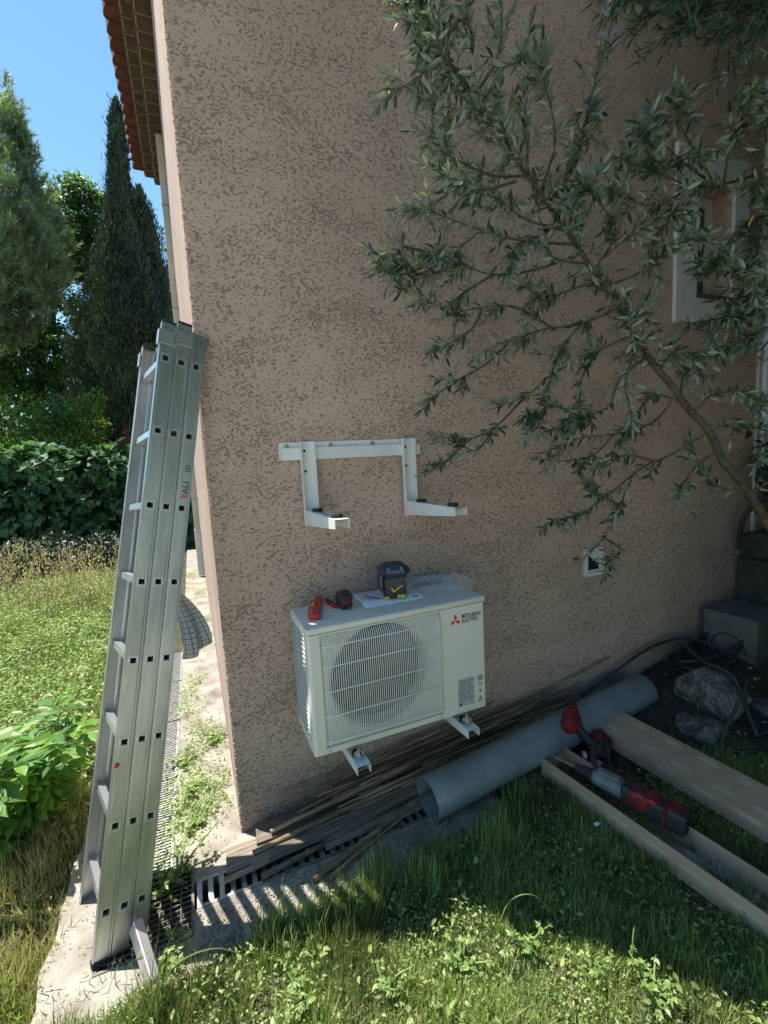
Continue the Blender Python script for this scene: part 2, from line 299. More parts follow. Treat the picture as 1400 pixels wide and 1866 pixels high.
def film_mat():
    m = bpy.data.materials.new('clear_plastic_film'); m.use_nodes = True; t = m.node_tree; L = t.links
    g = t.nodes['Principled BSDF']; g.inputs['Base Color'].default_value = (.75, .78, .82, 1); g.inputs['Roughness'].default_value = .12
    tr = nn(t, 'ShaderNodeBsdfTransparent'); ms = nn(t, 'ShaderNodeMixShader'); ms.inputs[0].default_value = .22
    L.new(tr.outputs[0], ms.inputs[1]); L.new(g.outputs[0], ms.inputs[2]); L.new(ms.outputs[0], t.nodes['Material Output'].inputs[0]); return m
M['film'] = film_mat()

def text_mesh(name, s, size, mats, parent, Mx, sx=1.0, ext=.0004, bold=.0):
    cu = bpy.data.curves.new(name, 'FONT'); cu.body = s; cu.size = size; cu.extrude = ext; cu.offset = bold; cu.resolution_u = 3
    o = bpy.data.objects.new(name+'_curve', cu); COL.objects.link(o)
    dg = bpy.context.evaluated_depsgraph_get(); me = bpy.data.meshes.new_from_object(o.evaluated_get(dg)); bpy.data.objects.remove(o)
    me.transform(Mx @ Matrix.Diagonal((sx, 1, 1, 1))); me.materials.clear(); me.materials.append(mats); me.name = name
    ob = bpy.data.objects.new(name, me); COL.objects.link(ob); ob.parent = parent; return ob
def basis(x, y, z, o=(0, 0, 0)):
    x, y, z = Vector(x), Vector(y), Vector(z)
    return Matrix(((x[0], y[0], z[0], o[0]), (x[1], y[1], z[1], o[1]), (x[2], y[2], z[2], o[2]), (0, 0, 0, 1)))
def sstep(a, b, x):
    t = np.clip((x-a)/(b-a), 0, 1); return t*t*(3-2*t)
def vnoise(x, y, s=1.0, seed=0):                          # cheap smooth noise, -1..1
    x = np.asarray(x)*s; y = np.asarray(y)*s
    return (np.sin(x*1.7+seed)*np.cos(y*1.3-seed*2)+np.sin(x*3.1-y*2.3+seed*3)*.5+np.sin(x*5.3+y*6.1+seed)*.25)/1.75
def hgt(x, y):                                            # ground height
    x = np.asarray(x, float); y = np.asarray(y, float)
    h = .012*vnoise(x, y, 4, 1)+.006*vnoise(x, y, 17, 2)
    h = h+.26*sstep(1.75, 3.3, x)*sstep(-1.3, -.15, y)
    far = sstep(3, 12, np.hypot(x, y)); h = h+far*.06*vnoise(x, y, .6, 4)
    slab = (sstep(-.80, -.70, x)*(1-sstep(-.02, .06, x))*sstep(-.56, -.48, y))+(sstep(-.1, 0, x)*(1-sstep(.9, 1.4, x))*sstep(-.52, -.42, y))*(y < .3)
    return h*(1-np.clip(slab, 0, 1))-.05*np.clip(slab, 0, 1)
# ------------------------------------------------------------ ground, concrete path, drains
def ground():
    xs = np.concatenate([-np.geomspace(90, 3.2, 22), np.arange(-3, 5.01, .05), np.geomspace(5.3, 90, 22)])
    ys = np.concatenate([-np.geomspace(90, 2.8, 20), np.arange(-2.6, 2.6, .05), np.arange(2.7, 10, .3), np.geomspace(10.5, 120, 20)])
    X, Y = np.meshgrid(xs, ys, indexing='ij'); V = np.stack([X, Y, hgt(X, Y)], -1).reshape(-1, 3); n = len(ys)
    i, j = np.meshgrid(np.arange(len(xs)-1), np.arange(n-1), indexing='ij'); a = (i*n+j).ravel()
    g = fast_mesh('ground', V, np.stack([a, a+n, a+n+1, a+1], 1), M['ground']); tag(g, kind='structure')
ground()
def yard():                                               # unseen pale ground added to bounce sunlight onto the wall
    b = MB(); P = [(-9, -11), (3.6, -11), (3.2, -5), (2.4, -3.4), (1.2, -2.6), (.2, -2.2), (-.6, -1.5), (-1.2, -1.0), (-2.6, -.9), (-9, -1.2)]
    b.add([(x, y, .035) for x, y in P]+[(x, y, -.1) for x, y in P], [tuple(range(10))]+[(i, 10+i, 10+(i+1) % 10, (i+1) % 10) for i in range(10)]); tag(b.build('bounce_yard', M['gravel']), kind='structure')
yard()
def soil_patch():
    xs = np.arange(1.0, 5.0, .035); ys = np.arange(-1.0, .0, .035)
    X, Y = np.meshgrid(xs, ys, indexing='ij'); 
    Z = hgt(X, Y)+.012*vnoise(X, Y, 30, 5)+.006*vnoise(X, Y, 70, 1)+.004+.02*sstep(-.75, -.3, Y+.12*vnoise(X, Y, 5, 3))*sstep(1.1, 1.6, X)-.03*(1-sstep(-.95, -.6, Y+.12*vnoise(X, Y, 5, 3)))-.04*(1-sstep(1.05, 1.4, X))
    V = np.stack([X, Y, Z], -1).reshape(-1, 3); n = len(ys)
    i, j = np.meshgrid(np.arange(len(xs)-1), np.arange(n-1), indexing='ij'); a = (i*n+j).ravel()
    g = fast_mesh('soil_bed', V, np.stack([a, a+n, a+n+1, a+1], 1), M['soil']); tag(g, kind='structure')
soil_patch()
def slab():
    mb = MB()
    def strip(x0, x1, y0, y1, jit):                       # jit: set of sides 'l','r','f','b' that are ragged
        nx = max(1, int((x1-x0)/.06)); ny = max(1, int((y1-y0)/.06)); vs = []
        for i in range(nx+1):
            for j in range(ny+1):
                x = x0+(x1-x0)*i/nx; y = y0+(y1-y0)*j/ny
                a = .022*float(vnoise(x*3, y*3, 4, 7))+.008*float(vnoise(x, y, 60, 3))
                z = .0025*float(vnoise(x, y, 6, 2))
                if i == 0 and 'l' in jit: x += a; 
                if i == nx and 'r' in jit: x += a
                if j == 0 and 'f' in jit: y += a
                vs.append((x, y, z))
        m = ny+1; b = len(mb.v); n0 = len(vs); vs += [(p[0], p[1], -.14) for p in vs]
        top = [(i*m+j, (i+1)*m+j, (i+1)*m+j+1, i*m+j+1) for i in range(nx) for j in range(ny)]
        sd = []
        for j in range(ny): sd += [(j, j+1, n0+j+1, n0+j), (nx*m+j+1, nx*m+j, n0+nx*m+j, n0+nx*m+j+1)]
        for i in range(nx): sd += [((i+1)*m, i*m, n0+i*m, n0+(i+1)*m), (i*m+ny, (i+1)*m+ny, n0+(i+1)*m+ny, n0+i*m+ny)]
        mb.add(vs, top+sd)
    strip(-.67, -.5, -.55, 8.2, 'lf'); strip(-.5, -.37, -.07, 8.2, ''); strip(-.28, -.0, -.07, 8.2, '')
    strip(-.5, -.2, -.56, -.40, 'f'); strip(-.2, 1.15, -.52, -.30, 'fr'); strip(-.2, 1.6, -.17, -.07, ''); strip(0, 1.6, -.07, -.0, '')
    o = mb.build('concrete_path', M['concrete'], smooth=True); tag(o, kind='structure')
slab()
def drains():
    mb = MB()                                             # troughs below the grates
    mb.box((-.52, -.42, -.36), (-.18, -.05, -.34)); mb.box((-.39, -.05, -.14), (-.26, 8.2, -.12)); mb.box((-.18, -.32, -.14), (1.62, -.15, -.12))
    for a in ((-.52, -.42, -.34, -.5, -.05, -.01), (-.2, -.42, -.34, -.18, -.30, -.13)): mb.box(a[:3], a[3:])
    mb.box((-.5, -.42, -.34), (-.2, -.40, -.02)); mb.box((-.5, -.07, -.34), (-.39, -.05, -.02))
    tag(mb.build('drain_trough', M['soil']), kind='structure')
    # sump grid
    e = empty('sump_grate', (-.35, -.235, 0), 'square rusty open mesh grate over the sump at the foot of the ladder', 'drain grate')
    f = MB()
    for a, b in (((-.155, -.165, -.02), (.15, -.155, .004)), ((-.155, .155, -.02), (.15, .165, .004)), ((-.165, -.165, -.02), (-.155, .165, .004)), ((.14, -.155, -.02), (.15, .155, .004))): f.box(a, b)
    f.build('frame', M['steel_dark'], e)
    g = MB()
    for k in range(1, 8): x = -.155+.295*k/8; g.box((x-.0015, -.155, -.018), (x+.0015, .155, .001))
    for k in range(1, 13):
        y = -.155+.31*k/13; g.tube([(-.155, y, -.003), (.14, y, -.003)], .003, 6)
    g.build('mesh_bars', M['steel_dark'], e)
    # side channel, transverse slots
    def grate(name, loc, L, wd, slots_across, label, m, n=None, rot=0):
        o = MB(); k = n or int(L/.018); r = .012
        o.box((0, -wd/2, -.02), (L, -wd/2+r, .003)); o.box((0, wd/2-r, -.02), (L, wd/2, .003))
        for i in range(k+1):
            x = (L-.010)*i/k; o.box((x, -wd/2+r, -.016), (x+L/k*.45, wd/2-r, .0015))
        ob = o.build('channel_grate', m); ob.location = loc; ob.rotation_euler = (0, 0, rot)
        return tag(ob, label, 'drain grate', 'slotted channel grates around the house')
    sp = ['slotted galvanised channel grate beside the ladder, nearest the rusty sump grate', 'slotted galvanised channel grate in the sunlit path half hidden by weeds, second from the sump', 'slotted galvanised channel grate third from the sump along the sunlit side path', 'slotted galvanised channel grate farthest along the sunlit side path']
    for i, s in enumerate(sp): grate('g', (-.325, -.055+.62*i, 0), .6, .088, True, s, M['galv'], rot=math.pi/2)
    sp = ['grey drain grate with wide slots between the sump grate and the plank ends', 'grey drain grate mostly buried under the middle of the plank pile', 'dark slotted drain grate just left of the open end of the grey pipe']
    for i, s in enumerate(sp):
        L = .34 if i == 0 else .5; x0 = [-.19, .16, .67][i]
        grate('g', (x0, -.235, 0), L, .128, True, s, M['galv'] if i == 0 else M['block'], n=int(L/.042))
drains()

# ------------------------------------------------------------ house
EZ = 6.35
def house():
    H = empty('house', (0, 0, 0), 'house with pinkish beige rough rendered walls and a red clay tile roof edge', 'house')
    mb = MB(); W = 11.0; D = 6.75; sl = .30; xr = W/2
    def top(x): return EZ+.28+sl*min(x, W-x)
    # front wall pieces round the window opening (x 3.03..3.62, z 2.60..3.6)
    wx0, wx1, wz0, wz1 = 3.02, 3.40, 2.58, 3.30; cr = .014
    def q(x0, z0, x1, z1): mb.quad((x0, 0, z0), (x1, 0, z0), (x1, 0, z1), (x0, 0, z1))
    q(cr, -.15, wx0, wz0); q(wx0, -.15, wx1, wz0); q(wx1, -.15, W, wz0)
    q(cr, wz0, wx0, wz1); q(wx1, wz0, W, wz1); q(cr, wz1, W, EZ)
    mb.add([(cr, 0, EZ), (W, 0, EZ), (W, 0, top(W)), (xr, 0, top(xr)), (cr, 0, top(cr))], [(0, 1, 2, 3, 4)])
    # reveal
    d = .16
    mb.quad((wx0, 0, wz0), (wx0, 0, wz1), (wx0, d, wz1), (wx0, d, wz0)); mb.quad((wx1, 0, wz1), (wx1, 0, wz0), (wx1, d, wz0), (wx1, d, wz1))
    mb.quad((wx0, 0, wz1), (wx1, 0, wz1), (wx1, d, wz1), (wx0, d, wz1)); mb.quad((wx1, 0, wz0), (wx0, 0, wz0), (wx0, d, wz0), (wx1, d, wz0))
    mb.quad((0, D, -.15), (0, cr, -.15), (0, cr, EZ+.3), (0, D, EZ+.3)); mb.quad((W, 0, -.15), (W, D, -.15), (W, D, EZ+.3), (W, 0, EZ+.3))
    mb.quad((W, D, -.15), (0, D, -.15), (0, D, EZ+.3), (W, D, EZ+.3))
    # crumbly corner arris
    nz = int((EZ+.45)/.006); na = 5; vs = []
    for i in range(nz+1):
        z = -.15+.006*i
        for a in range(na+1):
            t = math.pi/2*a/na; nx, ny = -math.cos(t), -math.sin(t)     # a=0 side face, a=na front face
            j = 0 if a in (0, na) else (.0028*random.uniform(-1, 1)+.0035*float(vnoise(z*3, a*.7, 40, 1)))
            vs.append((cr+nx*(cr+j), cr+ny*(cr+j), z))
    mb.add(vs, [(i*(na+1)+a, i*(na+1)+a+1, (i+1)*(na+1)+a+1, (i+1)*(na+1)+a) for i in range(nz) for a in range(na)])
    wall = mb.build('wall', M['stucco'], H)
    # roof: tiled slab
    rb = MB(); ox = -.44; y0, y1 = -.03, D+.12; zt = EZ+.36
    def rz(x): return zt+sl*((x-ox) if x < xr else (2*xr-ox-x))
    for xa, xb in ((ox, xr), (xr, W+.44)):
        rb.quad((xa, y0, rz(xa)), (xb, y0, rz(xb)), (xb, y1, rz(xb)), (xa, y1, rz(xa)))
        rb.quad((xa, y0, rz(xa)-.05), (xa, y1, rz(xa)-.05), (xb, y1, rz(xb)-.05), (xb, y0, rz(xb)-.05))
        rb.quad((xa, y0, rz(xa)-.05), (xb, y0, rz(xb)-.05), (xb, y0, rz(xb)), (xa, y0, rz(xa))); rb.quad((xa, y1, rz(xa)-.05), (xa, y1, rz(xa)), (xb, y1, rz(xb)), (xb, y1, rz(xb)-.05))
    n = int((y1-y0)/.2)
    for k in range(n):                                    # rows of half round tiles running up the slope
        yc = y0+.1+.2*k; m = 8; ln = 12
        for s in range(ln):
            xa = ox-.03+s*.44; xb = xa+.47
            if s == 0: xa -= .0+.02*random.random()
            vs = []
            for x, rr, dz in ((xa, .098, .028), (xb, .082, .0)):
                for a in range(m+1):
                    t = math.pi*a/m; vs.append((x, yc-math.cos(t)*rr, rz(x)+dz-.01+math.sin(t)*rr*.75))
            m1 = m+1; rb.add(vs, [(a, a+1, m1+a+1, m1+a) for a in range(m)])
            vi = [(p[0], p[1]+(yc-p[1])*.12, p[2]-.014) for p in vs[:m1]]
            rb.add(vs[:m1]+vi, [(a+1, a, m1+a, m1+a+1) for a in range(m)])
    rb.build('roof', M['tile'], H, smooth=False)
    # corbelled cornice: courses of clay tiles bedded in mortar
    for ci, (xo, xi, z, m) in enumerate(((-.17, .0, EZ, 'tile_brown'), (-.305, -.17, EZ+.095, 'tile_brown'), (-.425, -.305, EZ+.19, 'tile'))):
        cb = MB(); nt_ = int((D+.05)/.205)
        for k in range(nt_):
            ya = .0+.205*k+.006; yb = ya+.193; j = random.uniform(-.006, .006)
            vs = []; ms = 6
            bulge = .035 if ci == 2 else .016
            for x in (xo-j-(.012 if ci == 2 else 0), xi):
                for a in range(ms+1):
                    t = a/ms; arch = math.sin(math.pi*t)
                    vs.append((x-(bulge*arch if x < xi-.01 else 0), ya+(yb-ya)*t, z-(.010+.03*arch if ci == 2 else -.012*arch)))
            m1 = ms+1; nb = len(vs); vs += [(p[0], p[1], z+.085) for p in vs]
            cb.add(vs, [(a+1, a, m1+a, m1+a+1) for a in range(ms)]+[(a, a+1, nb+a+1, nb+a) for a in range(ms)]+[(0, nb, nb+m1, m1), (ms, m1+ms, nb+m1+ms, nb+ms)])
        cb.build('cornice_course', M[m], H)
        if ci < 2:
            jb = MB()
            for k in range(nt_): jb.box((xo+.004, .205*k-.005, z-.001), (xi, .205*k+.0055, z+.08))
            jb.box((xo+.002, 0, z+.004), (xo+.018, D, z+.09)); jb.build('cornice_mortar', M['mortar'], H)
    bk = MB(); bk.box((-.16, .0, EZ+.02), (-.001, D, EZ+.35)); bk.box((-.29, .0, EZ+.115), (-.162, D, EZ+.35)); bk.box((-.40, .0, EZ+.225), (-.292, D, EZ+.33)); bk.build('cornice_backing', M['mortar'], H)
    # downpipe on the sunlit side wall
    dp = MB(); yy = 5.5; dp.rbox((-.088, yy-.03, 0.75), (-.006, yy+.03, EZ-.002), .006); o = dp.build('downpipe', M['beige_pipe'], H)
    for z in (1.2, 2.6, 4.0, 5.4): b = MB(); b.box((-.091, yy-.035, z), (-.001, yy+.035, z+.025)); b.build('pipe_clip', M['galv'], H)
    b = MB(); b.rbox((-.096, yy-.04, .02), (-.004, yy+.04, .75), .01); b.build('pipe_shoe', M['frame_white'], H)
    # window: flat white surround, inner timber frame and pane
    wf = MB(); x0, x1, z0, z1 = 2.825, 3.54, 2.42, 3.47; t = -.022
    wf.box((x0, t, z0), (wx0, -.0, z1)); wf.box((wx1-.012, t, z0), (x1, -.0, z1)); wf.box((wx0, t, z0), (wx1-.012, 0, z0+.17)); wf.box((wx0, t, wz1), (wx1-.012, 0, z1))
    win = wf.build('window', M['frame_white'], H)
    b = MB(); b.box((wx0, .135, wz0), (wx0+.045, .158, wz1)); b.box((wx1-.045, .135, wz0), (wx1, .158, wz1)); b.box((wx0+.045, .135, wz0), (wx1-.045, .158, wz0+.05)); b.box((wx0+.045, .135, wz1-.05), (wx1-.045, .158, wz1)); b.build('frame', M['frame_white'], win)
    b = MB(); b.quad((wx0, .155, wz0), (wx1, .155, wz0), (wx1, .155, wz1), (wx0, .155, wz1)); b.build('pane', M['glass_dark'], win)
    b = MB(); b.box((wx0-.005, -.03, wz0-.0), (wx1-.02, .13, wz0+.028)); b.build('sill', M['tile_brown'], win)
    # white boarded shutter beside the window, at the right end of the wall
    b = MB(); b.rbox((3.765, -.045, 1.35), (4.5, -.004, 4.3), .004)
    for k in range(9): b.box((3.79, -.052, 1.5+.31*k), (4.48, -.0451, 1.507+.31*k))
    sh = b.build('shutter', M['shutter'], H)
    b = MB(); b.box((3.725, -.02, .3), (3.762, -.001, 4.3)); b.build('trim_strip', M['beige_pipe'], H)
    # gas vent cover low on the wall
    v = MB(); X0, X1, Z0, Z1 = 2.07, 2.225, .885, 1.055; th = -.012
    def fr(a0, a1, b0, b1, r, th0, th1):
        v.box((a0, th1, b0), (a0+r, th0, b1)); v.box((a1-r, th1, b0), (a1, th0, b1)); v.box((a0+r, th1, b0), (a1-r, th0, b0+r)); v.box((a0+r, th1, b1-r), (a1-r, th0, b1))
    fr(X0, X1, Z0, Z1, .022, -.001, -.018)
    vo = v.build('vent_cover', M['frame_white'], H)
    p = MB(); cx, cz = (X0+X1)/2, (Z0+Z1)/2; a = .052
    p.add([(cx-a, -.004, cz-a), (cx+a, -.004, cz-a), (cx+a, -.004, cz+a), (cx-a, -.004, cz+a), (cx, -.03, cz)], [(1, 2, 4), (2, 3, 4)]); p.build('louvre', M['frame_white'], vo)
    p = MB(); p.add([(cx-a, -.004, cz-a), (cx+a, -.004, cz-a), (cx+a, -.004, cz+a), (cx-a, -.004, cz+a), (cx, -.0295, cz)], [(0, 1, 4), (3, 0, 4)]); p.build('vent_opening', M['void'], vo)
    p = MB(); p.quad((X0+.02, -.003, Z0+.02), (X1-.02, -.003, Z0+.02), (X1-.02, -.003, Z1-.02), (X0+.02, -.003, Z1-.02)); p.build('back_plate', M['ac_white'], vo)
    # interior darkness: room box behind the pane is the wall itself
    return H
house()

# ------------------------------------------------------------ ladder
def ladder():
    n = np.array([0.9370823, 0.2761044, -0.21364253]); wv = np.array([-0.29824194, 0.95123074, -0.07881509]); u = np.array([0.18146215, 0.13757338, 0.9737274])
    P0 = np.array([-.4646, -.3467, .1662])
    L = empty('ladder', (0, 0, 0), 'three section aluminium extension ladder leaning against the house corner', 'ladder')
    L.matrix_world = basis(n, wv, u, P0)                  # local x: stacking, y: across, z: up along the stile
    Wd = .335; pitch = .28; sp = .0558; hw = .0268; dp = .024; hole = .0125
    zb = [-.150, -.152, -.125]; zt = [7*pitch+.135, 7*pitch+.15, 7*pitch+.13]
    for s in range(3):
        xc = s*sp
        for side in (0, 1):
            mb = MB(); sg = 1 if side == 0 else -1; yo = 0 if side == 0 else Wd
            y = lambda d: yo+sg*d
            off = .0035*(s == 1)
            x0, x1 = xc-hw+.001, xc+hw-.001
            zs = [zb[s]]
            for k in range(8): zs += [k*pitch-hole, k*pitch+hole]
            zs.append(zt[s]); xs = [x0, xc-.0175, xc-hole, xc+hole, xc+.0175, x1]
            yf = [.0025, 0, 0, 0, 0, .0025]               # slightly crowned face with edge beads
            for i in range(len(zs)-1):
                for j in range(5):
                    if j == 2 and i % 2 == 1: continue
                    for dd in (0, .003):
                        a, b = (j, j+1)
                        mb.quad((xs[a], y(yf[a]+dd), zs[i]), (xs[b], y(yf[b]+dd), zs[i]), (xs[b], y(yf[b]+dd), zs[i+1]), (xs[a], y(yf[a]+dd), zs[i+1]))
            # flanges and edge beads
            for xa, xb in ((x0, x0+.003), (x1-.003, x1)):
                lo = (xa, min(y(.002), y(dp)), zb[s]); hi = (xb, max(y(.002), y(dp)), zt[s]); mb.box(lo, hi)
            for xa, xb in ((x0-.0005, x0+.005), (x1-.005, x1+.0005)):
                mb.box((xa, min(y(-.0025), y(.0024)), zb[s]), (xb, max(y(-.0025), y(.0024)), zt[s]))
            st = mb.build('stile', M['alu'], L); fix_normals(st)
            c = MB(); c.rbox((x0-.002, min(y(-.003), y(dp+.002)), zb[s]-.018), (x1+.002, max(y(-.003), y(dp+.002)), zb[s]+.001), .003); c.build('rubber_foot', M['black_rub'], st)
            c = MB(); c.rbox((x0-.001, min(y(-.003), y(dp)), zt[s]), (x1+.001, max(y(-.003), y(dp)), zt[s]+(.010 if s < 2 else .004)), .003); c.build('end_cap', M['black_rub'] if s < 2 else M['alu'], st)
            if s < 2:                                     # guide bracket hooked round the next section
                g = MB(); zc = zt[s]-.085; e = .006
                g.rbox((x0-.006, min(y(-e), y(-.0026)), zc), (x1+.006, max(y(-e), y(-.0026)), zc+.055+.0), .002)
                g.box((x0-.0085, min(y(-e), y(dp)), zc), (x0-.003, max(y(-e), y(dp)), zc+.055))
                g.build('guide_bracket', M['alu_bright'], st)
            for xx, zz in ((xc-.012, zt[s]-.02), (xc+.013, zt[s]-.026)): rv = MB(); rv.tube([(xx, y(-.0002), zz), (xx, y(-.0012), zz)], .0026, 8); rv.build('rivet', M['void'], st)
            if side == 0 and s == 0:
                b = MB(); b.tube([(xc-.017, y(-.002), pitch*2-.075), (xc-.017, y(-.006), pitch*2-.075)], [.009, .0065], 14); b.build('red_button', M['red'], st)
            if side == 0:
                for k in range(8):                        # collar pressed round each rung end
                    lg = MB(); z = k*pitch; o_, i_ = .0165, .0125
                    for a in ((-o_, -o_, o_, -i_), (-o_, i_, o_, o_), (-o_, -i_, -i_, i_), (i_, -i_, o_, i_)):
                        lg.rbox((xc+a[0], -.0016, z+a[1]), (xc+a[2], -.0001, z+a[3]), .0006)
                    lg.build('rung_collar', M['alu_bright'], st)
            if side == 0 and s == 2:
                Mx = basis((0, 0, 1), (-1, 0, 0), (0, -1, 0), (xc+.016, -.0006, 5*pitch+.055))
                text_mesh('worn_lettering', 'ALI', .034, M['ink'], st, Mx, 1.05); 
                Mx = basis((0, 0, 1), (-1, 0, 0), (0, -1, 0), (xc+.016, -.0006, 5*pitch+.140))
                text_mesh('worn_lettering', 'ED', .026, M['ink'], st, Mx, .9)
                b = MB(); Mx = basis((0, 0, 1), (-1, 0, 0), (0, -1, 0), (xc+.016, -.0006, 5*pitch+.036))
                b.poly([(0, .026), (.006, .026), (.014, .0), (.010, .0)], .0005, 0, Mx); b.poly([(.012, .022), (.02, .024), (.016, .004)], .0005, 0, Mx); b.build('worn_logo', M['redink'], st)
        for k in range(8):
            r = MB(); z = k*pitch; o_, i_ = .0122, .0098; ya, yb = .0005, Wd-.0005
            for a in ((-o_, -o_, o_, -i_), (-o_, i_, o_, o_), (-o_, -i_, -i_, i_), (i_, -i_, o_, i_)): r.box((xc+a[0], ya, z+a[1]), (xc+a[2], yb, z+a[3]))
            r.box((xc-i_, .06, z-i_), (xc+i_, .062, z+i_), 1)
            r.build('rung', [M['alu_bright'], M['void']], L)
    # base stabiliser, a box beam passing under the rear section, toward the lawn
    Mi = L.matrix_world.inverted()
    A = Mi @ G(249, 1690, .10); B = Mi @ G(281, 1795, .03)
    d = (B-A).normalized(); s_ = d.cross(Vector((0, 0, 1))).normalized(); t_ = s_.cross(d); BM = basis(s_, d, t_, A); ln = (B-A).length
    sb = MB(); sb.rbox((-.015, -.01, -.028), (.015, ln, .028), .003, 2, 0, BM); o = sb.build('stabiliser_bar', M['alu_bright'], L)
    c = MB(); c.rbox((-.017, ln, -.030), (.017, ln+.024, .030), .004, 2, 0, BM); c.build('rubber_cap', M['black_rub'], o)
    return L, P0, n, wv, u
LAD = ladder()

def cloth_drape():
    e = empty('cloth', (0, 0, 0), 'grey and white checked cloth hung over a rung behind the ladder', 'cloth')
    L, P0, n, wv, u = LAD
    c = P0+n*.150+wv*.16+u*(.28*4-.06); nu, nv = 26, 26; vs = []; uvs = []
    for i in range(nu+1):
        for j in range(nv+1):
            a = i/nu; b = j/nv                            # a across, b downwards
            wdt = .05+.085*b**.8; drop = .29*b
            x = -.02+(a)*wdt+.012*math.sin(a*14+b*2)*b
            y = .05*math.sin(a*9+1)*b*.35+.02*math.sin(b*6)
            z = -drop*(1-.22*a*a*(b))-.0
            vs.append((c[0]+x+.035*math.sin(b*2.4), c[1]+y-.0, c[2]+z)); uvs.append((a*.22, b*.34))
    me = bpy.data.meshes.new('cloth_sheet'); fs = [(i*(nv+1)+j, (i+1)*(nv+1)+j, (i+1)*(nv+1)+j+1, i*(nv+1)+j+1) for i in range(nu) for j in range(nv)]
    me.from_pydata(vs, [], fs); uv = me.uv_layers.new(name='UVMap')
    for p in me.polygons:
        p.use_smooth = True
        for li in p.loop_indices: uv.data[li].uv = uvs[me.loops[li].vertex_index]
    me.materials.append(M['cloth']); o = bpy.data.objects.new('cloth_sheet', me); COL.objects.link(o); o.parent = e
    m = o.modifiers.new('thick', 'SOLIDIFY'); m.thickness = .002
cloth_drape()
# ------------------------------------------------------------ wall bracket (empty) and the outdoor unit on the lower one
def bracket(zbar, zarm, x0, xl, xr, ln, L, label, bar=True, arms_y=None):
    e = empty('wall_bracket', (0, 0, 0), label, 'bracket')
    if bar:
        b = MB(); y = -.002; b.box((x0, y-.003, zbar-.075), (x0+ln, y, zbar)); b.box((x0+.008, y-.022, zbar-.0785), (x0+ln+.008, y-.003, zbar-.0755)); 
        b.box((x0+.008, y-.022, zbar-.0755), (x0+ln+.008, y-.019, zbar-.026)); b.box((x0+.008, y-.019, zbar-.029), (x0+ln+.008, y-.0031, zbar-.026))
        br = b.build('cross_bar', M['white_paint'], e)
        for xx in (x0+.035, x0+.235, x0+.44, x0+ln-.03):
            s = MB(); s.tube([(xx, y-.003, zbar-.016), (xx, y-.006, zbar-.016)], .0095, 16); s.tube([(xx, y-.006, zbar-.016), (xx, y-.014, zbar-.016)], .0065, 6); s.tube([(xx, y-.014, zbar-.016), (xx, y-.024, zbar-.014)], .0035, 8); s.build('anchor_bolt', M['galv'], e)
        for xx in (x0+.325, x0+.355): h = MB(); h.tube([(xx, y-.0031, zbar-.018), (xx, y-.0036, zbar-.018)], .003, 8); h.build('screw_hole', M['void'], br)
    for xa in (xl, xr):
        wdt = .066; t = .0025; y0 = -.025; top = zbar+.001; bot = zarm-.073
        p = MB(); p.box((xa, y0-t, bot), (xa+wdt, y0, top)); p.box((xa, y0-.030, bot), (xa+t, y0-t, top)); p.box((xa+wdt-t, y0-.022, zarm), (xa+wdt, y0-t, top))
        pl = p.build('upright', M['white_paint'], e)
        for zz in (zbar-.04, zbar-.13): hh = MB(); hh.tube([(xa+.02, y0-t-.0002, zz), (xa+.02, y0-t-.0012, zz)], .006, 12); hh.build('hole', M['void'], pl)
        # arm: channel open below, sides tapering to the tip
        a = MB(); w0, w1 = xa+.004, xa+.06; ya, yb = y0-t-.001, -L
        a.quad((w0, ya, zarm), (w1, ya, zarm), (w1, yb, zarm), (w0, yb, zarm)); a.quad((w0, yb, zarm-.002), (w1, yb, zarm-.002), (w1, ya, zarm-.002), (w0, ya, zarm-.002))
        for x, s in ((w0, 1), (w1, -1)):
            v = [(x, ya, zarm), (x, yb, zarm), (x, yb, zarm-.034), (x, ya, zarm-.070)]; v2 = [(p_[0]+s*.002, p_[1], p_[2]-(.001 if k < 2 else 0)) for k, p_ in enumerate(v)]
            a.add(v+v2, [(0, 1, 2, 3), (7, 6, 5, 4), (0, 4, 5, 1), (1, 5, 6, 2), (2, 6, 7, 3), (3, 7, 4, 0)])
        ar = a.build('arm', M['white_paint'], e); fix_normals(ar)
        sl_ = MB(); sl_.box((w0+.026, -L*.62, zarm+.0003), (w0+.032, -L*.36, zarm+.0009)); sl_.build('slot', M['void'], ar)
        for yy in (arms_y or (-L*.30, -L+.06)):
            f = MB(); xc = xa+.031
            f.tube([(xc, yy, zarm+.0005), (xc, yy, zarm+.013)], [.023, .021], 22); f.build('rubber_pad', M['black_rub'], ar)
    return e
bracket(1.7469, 1.447, .2988, .386, .386+.4947, .675, .485, 'empty white steel wall bracket with two arms above the outdoor unit')
LB = bracket(.80, .488, .31, .415, .915, .66, .475, 'white steel wall bracket carrying the outdoor unit, only its arm tips showing', arms_y=(-.12, -.40))
for xa in (.415, .915):                                   # washers and bolts fixing the unit's feet
    q = MB(); xc = xa+.031; q.tube([(xc, -.425, .501), (xc, -.425, .508)], .020, 20); q.tube([(xc, -.425, .508), (xc, -.425, .519)], .010, 6); q.tube([(xc, -.425, .519), (xc, -.425, .532)], .005, 10)
    q.build('foot_bolt', M['chrome'], LB)

